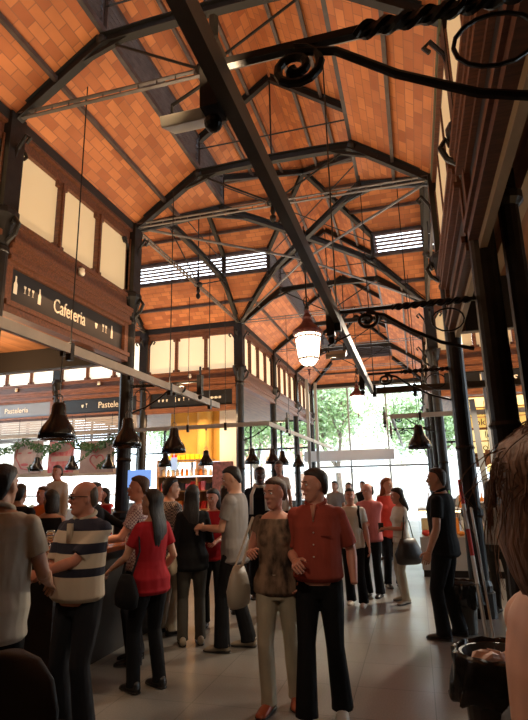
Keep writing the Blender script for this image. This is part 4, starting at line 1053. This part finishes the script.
    # belt line for men with tucked shirts
    # shoes
    for i, A in enumerate(ankles):
        m = MB(); a = math.radians(footdir[i]); d = V((math.sin(-a), math.cos(a), 0)); t = V((d.y,-d.x,0)); g = V((A.x, A.y, 0)); up = V((0,0,1))
        rr = [(-.075,.030,.045,.05),(-.05,.038,.052,.055),(0,.040,.050,.052),(.06,.044,.035,.036),(.12,.048,.026,.028),(.16,.042,.02,.022),(.185,.022,.012,.015)]
        m.loft([(g+(d*o+up*zc)*s, t*w*s, up*h*s) for o,w,h,zc in rr], 12)
        so = child('shoe', m, shoe or IRON, root)
        m2 = MB(); m2.loft([(g+(d*o+up*.011)*s, t*(w+.004)*s, up*.011*s) for o,w,h,zc in rr], 12)
        q = child('sole', m2, SOLE if shoe in (None,) or shoe.name.endswith('white') else DARKPANEL, so)
    # face details
    e = MB(); e2 = MB(); lp = MB(); br = MB()
    for q in (-1,1):
        e.ball((q*.031,.0835,.012), .0135,.010,.0085, 10, 6); e2.ball((q*.031,.0905,.012), .0065,.005,.0065, 8, 5)
        br.tube([(q*.016,.0985,.034),(q*.032,.0965,.040),(q*.050,.083,.036)], [.003,.004,.002], 5)
    lp.tube([(-.022,.089,-.0575),(-.008,.100,-.054),(0,.101,-.0555),(.008,.100,-.054),(.022,.089,-.0575)], [.002,.005,.0045,.005,.002], 6); lp.tube([(-.018,.090,-.061),(0,.101,-.064),(.018,.090,-.061)], [.002,.006,.002], 6)
    hs, hc = hair
    for mb, nm, mm in ((e,'eye',EYEW),(e2,'iris',EYED),(lp,'lips',LIP),(br,'eyebrow',HR[hc])):
        mb.xf(HM); child(nm, mb, mm, root)
    # hair
    rnd = random.Random(hash_(label))
    def hl(rows, jit=.0025):
        m = MB(); m.loft([(V((0,(a+b)/2,z)), V((w,0,0)), V((0,(b-a)/2,0))) for z,w,a,b in rows], 26)
        m.v = [(p[0]+rnd.uniform(-jit,jit), p[1]+rnd.uniform(-jit,jit), p[2]+rnd.uniform(-jit,jit)) for p in m.v]
        return m
    base = [(0,.080,-.107,-.002),(.03,.083,-.110,.020),(.06,.083,-.112,.048),(.085,.077,-.106,.076),(.11,.060,-.084,.080),(.13,.032,-.050,.044),(.137,.008,-.012,.004)]
    if hs == 'short': m = hl([(-.075,.046,-.088,-.045),(-.05,.066,-.098,-.042),(-.025,.076,-.104,-.024)]+base)
    elif hs == 'crop': m = hl([(-.07,.044,-.082,-.045),(-.05,.062,-.093,-.045),(-.025,.073,-.099,-.03)]+[(z*.975,w*.955,a*.955,b*.955) for z,w,a,b in base], .0015)
    elif hs == 'bald': m = hl([(-.07,.044,-.084,-.045),(-.05,.064,-.095,-.042),(-.02,.078,-.102,-.024),(.02,.081,-.105,-.004),(.05,.079,-.105,-.01),(.075,.066,-.098,-.04),(.088,.03,-.085,-.06)])
    elif hs == 'bob': m = hl([(-.15,.075,-.100,-.02),(-.14,.088,-.110,.0),(-.08,.092,-.115,.016),(-.03,.090,-.115,.012)]+[(z,w+.005,a-.005,b) for z,w,a,b in base])
    elif hs == 'updo':
        m = hl([(-.13,.050,-.110,-.055),(-.10,.078,-.130,-.035),(-.05,.094,-.145,-.010)]+[(z,w*1.16+.004,a*1.28,b) for z,w,a,b in base], .004)
    elif hs == 'bun':
        m = hl([(-.065,.046,-.088,-.04),(-.04,.070,-.100,-.03),(-.02,.078,-.106,-.014)]+base); m.ball((.02,-.125,.04), .045,.035,.04, 12, 7); m.tube([(.03,-.14,.06),(.07,-.15,.07),(.09,-.14,.04)], [.012,.01,.004], 6)
    elif hs == 'long': m = hl([(-.42,.035,-.155,-.12),(-.38,.075,-.170,-.115),(-.25,.098,-.175,-.10),(-.15,.098,-.155,-.07),(-.09,.094,-.130,-.03),(-.04,.090,-.118,.0)]+[(z,w+.004,a-.004,b) for z,w,a,b in base])
    elif hs == 'mid': m = hl([(-.26,.05,-.135,-.07),(-.22,.085,-.150,-.06),(-.15,.096,-.145,-.03),(-.09,.095,-.13,.0),(-.04,.091,-.118,.012)]+[(z,w+.005,a-.005,b) for z,w,a,b in base])
    m.xf(HM); child('hair', m, HR[hc], root)
    root['_s'] = s
    return root, sh, HM, HC

def hash_(t):
    h = 7
    for c in t: h = (h*31+ord(c)) % 1000003
    return h
def toworld(root, p):
    return Matrix.Translation(root.location) @ Matrix.Rotation(root.rotation_euler.z, 4, 'Z') @ V(p)

C_ = {}
BLACKT = cloth('black', (.006,.006,.007)); NAVY = cloth('navy_trousers', (.010,.011,.015)); BEIGE = cloth('beige', (.42,.36,.26)); DENIM = cloth('dark_denim', (.020,.021,.026))
OLIVE = cloth('grey_olive', (.06,.055,.045)); CREAMC = cloth('cream_polo', (.50,.44,.34)); REDS = cloth('brick_red_shirt', (.30,.055,.035)); CRIM = cloth('crimson', (.30,.010,.016)); GREYC = cloth('grey_tshirt', (.22,.20,.19))
WHC = cloth('white_top', (.62,.58,.50)); PINKC = cloth('pink_red_shirt', (.50,.15,.14)); CORAL = cloth('coral_top', (.75,.10,.07)); TEAN = blotch_cloth('patterned', (.22,.14,.09), (.03,.02,.015), 16)
STRIPE = ramp_cloth('striped_polo', [(0,(.55,.47,.36)),(.365,(.012,.013,.03)),(.42,(.55,.47,.36)),(.515,(.012,.013,.03)),(.585,(.55,.47,.36)),(.665,(.012,.013,.03)),(.78,(.62,.55,.44))], scale=1.0, off=-.66)
CHECK = check_cloth('checked', (.30,.27,.24), (.03,.03,.04)); CHECK2 = check_cloth('light_checked', (.55,.45,.42), (.20,.10,.12), 60)
SH_W = mat('shoe_leather_white', (.50,.47,.42), .5); SH_B = mat('shoe_leather_black', (.012,.01,.01), .35); SH_R = mat('shoe_leather_rust', (.30,.06,.02), .4); SH_G = mat('shoe_leather_tan', (.30,.24,.17), .5)

# --- front row
person('man in a cream polo shirt seen from behind at the left photo edge', -2.42,2.72,24,1.77,'m','tan',('short','black'),CREAMC,'short',.80,BLACKT,SH_B,ra=(.25,.25,1.03),la=(-.24,.15,.95),head=(-16,0),vox=.008,neck='polo',belly=.03,broad=1.06,build=1.08)
r,_,HM,_ = person('balding man with sunglasses in a navy and cream striped polo shirt', -2.36,3.50,172,1.67,'m','ruddy',('bald','grey'),STRIPE,'half',.93,DENIM,SH_B,ra=(.14,.33,1.08),la=(.04,.38,1.13),head=(-36,-2),vox=.008,neck='polo',belly=.06,build=1.05,broad=1.05,top2=CREAMC)
m = MB()
for q in (-1,1):
    m.loft([(V((q*.034,.100,.012)), V((.026,0,0)), V((0,0,.017))), (V((q*.034,.104,.012)), V((.024,0,0)), V((0,0,.015)))], 14); m.tube([(q*.058,.098,.018),(q*.078,.05,.018),(q*.082,-.01,.012)], .003, 5)
m.tube([(-.012,.103,.018),(.012,.103,.018)], .003, 5); m.xf(HM); child('sunglasses', m, mat('sunglass_black',(.008,.008,.009),.1), r)
m = MB(); m.box(-.020,.020,.128,.150,1.25,1.38); child('placket', m, CREAMC, r)
person('woman with long black hair in a crimson T-shirt, seen from behind at the bar', -2.26,4.36,62,1.60,'f','tan',('long','black'),CRIM,'short',.84,BLACKT,SH_B,la=(-.24,.30,1.02),ra=(.20,.12,.95),head=(18,6),vox=.008,feet=((-.12,.05),(.11,-.02)))
person('short haired brown man looking left over the bar beyond the crimson T-shirt woman', -2.72,4.98,112,1.73,'m','ruddy',('short','brown'),CHECK2,'short',.86,DENIM,SH_B,la=(-.12,.40,1.12),ra=(.18,.34,1.1),head=(6,0),vox=.010)
person('dark haired man in a checked shirt standing behind the long black hair', -2.86,5.95,-30,1.72,'m','tan',('short','black'),CHECK,'long',.84,BEIGE,SH_B,head=(-25,0),vox=.011,la=(-.2,.2,1.0))
person('woman with long black hair in a black jacket and grey trousers', -2.41,5.6,28,1.63,'f','fair',('long','black'),BLACKT,'long',.82,OLIVE,SH_G,ra=(.16,.26,1.1),head=(-15,8),vox=.011)
person('young woman with a dark bob in a red top facing the grey T-shirt man', -2.46,6.35,188,1.58,'f','ruddy',('bob','black'),CRIM,'short',.84,BLACKT,SH_B,la=(-.1,.30,1.08),ra=(.08,.28,1.1),head=(-12,-12),vox=.011)
person('dark haired person mostly hidden behind the grey T-shirt man\'s chest', -2.50,6.95,20,1.64,'f','tan',('bob','dark'),BLACKT,'long',.84,BLACKT,SH_B,vox=.013)
person('dark haired man in a grey T-shirt and black trousers looking down at his hands', -1.90,5.55,90,1.82,'m','fair',('crop','black'),GREYC,'short',.82,BLACKT,SH_G,la=(-.06,.33,1.14),ra=(.04,.31,1.12),head=(12,-20),vox=.009,feet=((-.12,.10),(.10,-.10)),handc=(.9,.9))
r,_,_,_ = person('man in a black T-shirt with a pale scarf round his neck, facing the camera', -2.32,8.0,190,1.89,'m','dark',('crop','black'),BLACKT,'short',.84,BLACKT,SH_B,head=(15,0),vox=.012)
m = MB(); s_ = 1.08
m.tube([V((math.sin(a)*.085, math.cos(a)*.08-.01, 1.485-.02*math.cos(a)))*s_ for a in [i*2*PI/16 for i in range(17)]], .028, 8)
m.tube([V((.075,.075,1.46))*s_, V((.11,.15,1.36))*s_, V((.115,.155,1.1))*s_], [.03,.032,.035], 8, flat=.4); m.tube([V((-.075,.075,1.46))*s_, V((-.10,.15,1.36))*s_, V((-.11,.155,1.15))*s_], [.03,.032,.035], 8, flat=.4); child('scarf', m, WHC, r)
person('woman in white with tied up dark hair, raised above the man with the scarf', -2.34,9.3,175,1.64,'f','tan',('bun','dark'),WHC,'short',.84,BLACKT,SH_B,head=(20,-6),vox=.013,z0=.38)
slab('trim_9', -3.0,-1.9,9.0,9.7,0,.38,DARKPANEL)
# --- the couple
r,shd,_,_ = person('woman with pinned up brown hair, patterned sleeveless top and beige trousers', -1.10,4.22,182,1.67,'f','ruddy',('bun','brown'),TEAN,'cap',.86,BEIGE,SH_R,la=(-.20,.02,.95),ra=(.17,.20,1.17),head=(-28,-6),vox=.007,feet=((-.10,-.14),(.08,.04)),neck='low',footdir=(10,-12),handc=(.6,.9))
r2,shm,_,_ = person('man with dark hair in a brick red shirt walking towards the camera', -.77,4.20,180,1.73,'m','ruddy',('short','dark'),REDS,'half',.95,BLACKT,SH_W,la=(-.27,.02,.90),ra=(.13,.23,1.08),head=(-56,-3),vox=.007,feet=((-.13,-.02),(.07,.30)),belly=.035,build=1.0,neck='polo',footdir=(6,-4),handc=(.9,.8),hands=(False,True))
m = MB()
for k in range(5): m.ball(V((0,.145+.028*math.exp(-((1.3-k*.085-1.06)/.13)**2),1.36-k*.085))*.99, .006,.004,.006, 8, 5)
child('button', m, WHC, r2)
m = MB(); m.prism([(-.022,.118,1.46),(.022,.118,1.46),(0,.146,1.33)],(0,.006,0)); child('open_neck', m, SK['ruddy'], r2)
m = MB(); m.box(-.135,-.055,.143,.149,1.235,1.24); child('pocket_edge', m, cloth('dark_red',(.12,.02,.015)), r2, False)
# --- further into the hall
r,_,_,_ = person('teenager in a white T-shirt with a dark backpack strap and black trousers', -.92,7.72,175,1.54,'m','ruddy',('short','dark'),WHC,'short',.86,BLACKT,SH_W,head=(14,0),vox=.010,feet=((-.13,.04),(.09,-.10)))
m = MB(); m.tube([V((-.11,-.09,1.28)),V((-.115,.02,1.30)),V((-.12,.10,1.22)),V((-.135,.08,1.02)),V((-.14,-.04,.95))], .018, 6, flat=.4); child('backpack_strap', m, BLACKT, r)
person('balding man in a pinkish red shirt and black trousers behind the teenager', -.72,8.35,165,1.60,'m','ruddy',('bald','dark'),PINKC,'half',.86,BLACKT,SH_B,la=(.05,.26,1.08),ra=(.12,.22,1.05),head=(-20,-8),vox=.012,belly=.04)
person('woman with ginger hair in a coral red top, seen behind the white T-shirt woman', -.47,9.1,200,1.68,'f','fair',('mid','red'),CORAL,'short',.80,BLACKT,SH_B,head=(30,0),vox=.013)
r,_,_,_ = person('woman with dark shoulder length hair, white T-shirt and cream trousers', -.27,8.05,118,1.53,'f','ruddy',('mid','dark'),WHC,'short',.90,BEIGE,SH_G,la=(-.04,.27,1.12),ra=(.10,.25,1.10),head=(-10,-8),vox=.010,feet=((-.13,.06),(.12,-.04)),footdir=(20,-10))
person('stocky security guard with cropped dark hair, all in black, standing side on', .24,6.36,74,1.76,'m','tan',('crop','dark'),BLACKT,'short',.84,BLACKT,SH_B,la=(-.27,.10,.88),head=(12,0),vox=.008,build=1.1,broad=1.12,feet=((-.12,.06),(.12,-.05)),neck='polo')
GC_ = 'distant people near the far entrance'
person('distant dark haired person in grey before the far entrance, left of the teenager', -1.9,13.0,170,1.66,'m','tan',('short','dark'),GREYC,'short',.86,BLACKT,SH_B,vox=.02,group=GC_)
person('distant dark haired woman in a beige top before the far entrance, left of the teenager', -1.62,13.4,190,1.62,'f','tan',('bob','dark'),BEIGE,'short',.86,BLACKT,SH_B,vox=.02,group=GC_)
person('distant person in black behind the teenager\'s head', -1.35,14.2,175,1.64,'m','tan',('short','brown'),BLACKT,'short',.86,BLACKT,SH_B,vox=.02,group=GC_)
person('distant woman in white behind the pinkish red shirt man', -.7,12.2,160,1.63,'f','fair',('mid','dark'),WHC,'short',.86,DENIM,SH_B,vox=.02,group=GC_)
person('person in a white shirt and grey trousers half hidden by the right columns', .93,7.6,-20,1.62,'f','ruddy',('mid','brown'),WHC,'short',.9,OLIVE,SH_B,vox=.013,la=(-.2,.3,1.1))
person('vendor in a white apron bending behind the right hand counter', .95,11.5,170,1.60,'m','tan',('short','black'),WHC,'short',.86,BLACKT,SH_B,vox=.018,head=(0,-20))
# --- behind the striped man, inside the cafeteria
person('person with black hair in a dark jacket, back turned, between the two front men', -4.7,5.58,10,1.69,'m','tan',('short','black'),BLACKT,'long',.82,BLACKT,SH_B,vox=.012)
person('ginger lit man leaning between the posters and the bar', -5.3,6.8,165,1.66,'m','ruddy',('short','brown'),cloth('orange_shirt',(.55,.16,.05)),'short',.84,BLACKT,SH_B,vox=.014)
person('barman in a white shirt behind the bar, under the red poster', -5.98,8.0,172,1.72,'m','ruddy',('short','dark'),WHC,'long',.86,BLACKT,SH_B,vox=.014,z0=.30,head=(15,0))
slab('trim_10', -6.6,-5.4,7.72,8.4,0,.30,DARKPANEL)
person('woman with a dark bob and bare shoulders, left of the sunglasses', -4.05,5.32,30,1.61,'f','tan',('bob','black'),BLACKT,'none',.84,BLACKT,SH_B,vox=.011,neck='tank',head=(40,0))
person('dark haired man in a black jumper reaching over the bar', -4.0,6.1,-75,1.69,'m','ruddy',('short','black'),BLACKT,'long',.84,BLACKT,SH_B,vox=.012,la=(-.1,.50,1.12),head=(20,0))
person('woman in a red jumper inside the bar, behind the man reaching over', -5.1,8.1,150,1.62,'f','ruddy',('bob','dark'),CRIM,'long',.84,BLACKT,SH_B,vox=.015)
# --- woman close to the camera at the right edge
def near_woman():
    r, sh, HM, HC = person('woman very close at the right edge, loose brown hair and bare shoulder', .208,.86,-75,1.755,'f','fair',('updo','chestnut'),cloth('dark_vest',(.02,.018,.018)),'none',.84,BLACKT,SH_B,vox=.007,neck='strapless',head=(-10,-4),hoff=(0,.03,-.05),hands=(True,True))
    rnd = random.Random(5); m = MB(); s=1.0
    for i in range(520):
        a = rnd.uniform(-2.6, 2.6); e = rnd.uniform(-.1, 1.1)
        p = V((.094*math.sin(a)*math.cos(e), -.022-.115*math.cos(a)*math.cos(e), .02+.125*math.sin(e)))
        out = V((p.x, p.y+.01, 0)).normalized() if V((p.x,p.y+.01,0)).length > 1e-3 else V((0,-1,0))
        loose = rnd.random() < .06; ln = rnd.uniform(.08,.16) if loose else rnd.uniform(.03,.09); fl = rnd.uniform(.03,.09) if loose else rnd.uniform(.002,.012); sw = rnd.uniform(-.03,.03)
        pts = [p*1.02]
        for k in range(1,7):
            t = k/6; pts.append(p*1.03 + out*(fl*math.sin(t*PI*.75)+.01) + V((sw*t*t, 0, -ln*t)))
        m.tube(pts, [.0008]*5+[.0006,.0003], 3)
    m.xf(HM); child('hair_strands', m, HR['chestnut'], r)
    return r
near_woman()

# --- bags and things held
def bag(name, label, pts, mt, wall=None, strap=None):
    r = empty(name, pts[0][0], label, 'bag'); m = MB(); m.loft([(V(c), V(u), V(w)) for c,u,w in pts], 16)
    m.build('bag_body', mt, r, smooth=True)
    if strap: m = MB(); m.tube(strap, .012, 6, flat=.5); m.build('strap', mt, r)
DKB = mat('dark_leather', (.02,.014,.011), .4, bump=.2); 
def wpt(root, p): return toworld(root, p)
def bag_at(root, c, w, h, d, mt, name, label, strap_to=None, u=(1,0,0), lopsided=.85):
    s = root['_s']; u = V(u); ud = Matrix.Rotation(root.rotation_euler.z,3,'Z') @ u; vd = V((-ud.y, ud.x, 0))
    C = wpt(root, V(c)*s); z = V((0,0,1))
    rg = [(C+z*(-h), ud*w*.35, vd*d*.5), (C+z*(-h*.93), ud*w*.46, vd*d*.9), (C+z*(-h*.6), ud*w*.52, vd*d), (C+z*(-h*.25), ud*w*.45*lopsided, vd*d*.75), (C, ud*w*.32*lopsided, vd*d*.3)]
    st = None
    if strap_to:
        T = [wpt(root, V(q)*s) for q in strap_to]; st = [C-z*.01+ud*w*.25*lopsided] + T + [C-z*.01-ud*w*.25*lopsided]
    bag(name, label, rg, mt, strap=st)
P_ = {o['label']: o for o in S.objects if o.type == 'EMPTY' and o.get('category') == 'person'}
def who(t): return next(o for l, o in P_.items() if l.startswith(t))
w1 = who('woman with pinned up'); bag_at(w1, (.30,.10,1.06), .24,.30,.07, mat('taupe_leather',(.40,.34,.26),.5,bump=.2), 'shoulder_bag', 'pale taupe shoulder bag of the woman with pinned up hair', [(.26,.06,1.25),(.20,.0,1.43),(.24,-.05,1.25)], u=(.3,1,0))
w2 = who('woman with dark shoulder length'); bag_at(w2, (-.26,.02,.98), .40,.34,.09, DKB, 'shoulder_bag', 'big dark brown shoulder bag of the white T-shirt woman', [(-.22,.05,1.2),(-.14,.0,1.45),(-.2,-.06,1.2)], u=(0,1,0))
w3 = who('woman with long black hair in a crimson'); bag_at(w3, (-.24,.02,1.0), .30,.26,.07, BLACKT, 'shoulder_bag', 'black shoulder bag hanging on the crimson T-shirt woman\'s left side', [(-.21,.08,1.2),(-.15,.0,1.46),(-.18,-.08,1.2)], u=(0,1,0))
w4 = who('woman with long black hair in a black'); bag_at(w4, (-.24,.0,1.0), .32,.22,.07, mat('cream_canvas',(.50,.42,.30),.7), 'shoulder_bag', 'cream canvas bag between the crimson T-shirt and the black jacket', None, u=(0,1,0))
w5 = who('woman with dark shoulder length'); s=w5['_s']; c = wpt(w5, V((0,.34,1.14))*s); single('phone', MB().cbox(c,.07,.012,.12), IRON, 'dark phone in the hands of the white T-shirt woman', 'phone')
g5 = who('dark haired man in a grey'); s=g5['_s']; c = wpt(g5, V((0,.42,1.15))*s); single('phone', MB().cbox(c,.07,.07,.012), IRON, 'dark phone in the hands of the grey T-shirt man', 'phone')
# dark padded seat back in the bottom left corner
r = empty('bar_stool', (-1.62,1.95,0), 'very dark padded chair back in the bottom left corner', 'stool')
m = MB(); 
for z, w in ((.62,.22),(.70,.24),(.85,.235),(.97,.20),(1.04,.13),(1.06,.05)): pass
m.loft([(V((-1.62,1.95,z)), V((w,0,0)), V((0,.045,0))) for z,w in ((.60,.20),(.66,.235),(.80,.24),(.90,.21),(.97,.14),(.99,.05))], 20); m.build('backrest', mat('dark_upholstery',(.018,.014,.012),.7), r, smooth=True)
m = MB(); m.lathe([(.02,.50),(.20,.50),(.22,.53),(.22,.57),(.19,.60),(.02,.61)], (-1.62,2.15,0), 20); m.build('seat', MT['dark_upholstery'], r, smooth=True)
for a, b in ((-.15,-.15),(.15,-.15),(-.15,.15),(.15,.15)): MB().tube([(-1.62+a,2.15+b,.52),(-1.62+a*1.2,2.15+b*1.2,0)], .015, 8).build('leg', IRON, r)
# ------------------------------------------------------------------ lamps and added fill lights of the hall
# fill lights added along the rail tops to brighten the roof, without fixtures
for nm, x, y0, y1, e, tl in (('l1',-3.4,-1.8,9.0,1.0,8),('r1',-.56,-1.8,8.4,.95,-38),('l2',-3.32,12.3,22.4,1.2,8),('r2',-.42,12.3,22.4,1.2,-30)):
    light('AREA', 'rail_uplight', (x,(y0+y1)/2,3.115), UP*e*(y1-y0)/10, WARM2, .05, y1-y0, rot=(PI,math.radians(tl),0))
for x0, x1, y in ((-12.6,-3.4,12.2),(-.3,4,12.2)):
    light('AREA', 'rail_uplight', ((x0+x1)/2,y,3.115), UP*1.5*(x1-x0)/9, WARM, x1-x0, .05, rot=(PI,0,0))
# stall lights
light('AREA','stall_light',(-5.8,13.2,3.5), 130, WARM, 2.0,.3, rot=(0,0,0))
light('AREA','stall_light',(-9.8,11.8,3.0), 14, WARM2, 4.0,.2, rot=(math.radians(25),0,0))
light('AREA','stall_light',(2.6,9.9,2.9), 50, WARM2, 3.4,.2)
light('AREA','stall_light',(-4.6,6.6,4.0), 22, (1,.5,.22), 1.2,3)
for (x,y),t,e,c,sp in (((-3.4,4.5),(-3.3,4.6,1.0),130,(1,.62,.34),70),((-3.4,5.85),(-3.0,5.6,1.0),90,(1,.5,.25),70),((-3.4,7.18),(-2.7,6.3,1.1),90,(1,.5,.25),70),
                       ((-3.4,3.1),(-2.45,3.45,1.2),60,(1,.72,.5),62)):
    aim(light('SPOT','lamp_spot',(x,y,2.16),e,c,.04,spot=math.radians(sp)),t)
aim(light('SPOT','flood_spot',(-.76,1.6,2.85), 60, (1,.80,.60), .05, spot=math.radians(70), blend=.7), (-1.3,4.6,.9))
aim(light('SPOT','flood_spot',(-.60,4.55,2.7), 60, (1,.78,.55), .05, spot=math.radians(75), blend=.5), (-2.2,5.2,.0))

aim(light('SPOT','flood_spot',(1.3,9.9,4.1), 900, (1,.86,.68), .06, spot=math.radians(62), blend=.4), (-1.1,5.2,0))
aim(light('SPOT','flood_spot',(-.60,4.62,2.72), 95, (1,.78,.52), .04, spot=math.radians(46), blend=.25), (-1.75,5.7,0))
aim(light('SPOT','flood_spot',(-.76,1.55,2.85), 36, (1,.72,.5), .06, spot=math.radians(60), blend=.7), (.22,.86,1.5))  # extra beam added to brighten the woman at the right edge
light('AREA','stall_light',(-5.7,4.9,2.9), 75, WARM, .8,3, rot=(PI,0,0))  # fill added to brighten the cafeteria soffit from below, no fixture
light('AREA','stall_light',(2.0,4.2,2.9), 14, WARM, .6,5, rot=(PI,0,0))  # fill added under the near right stall ceiling to lift its joists
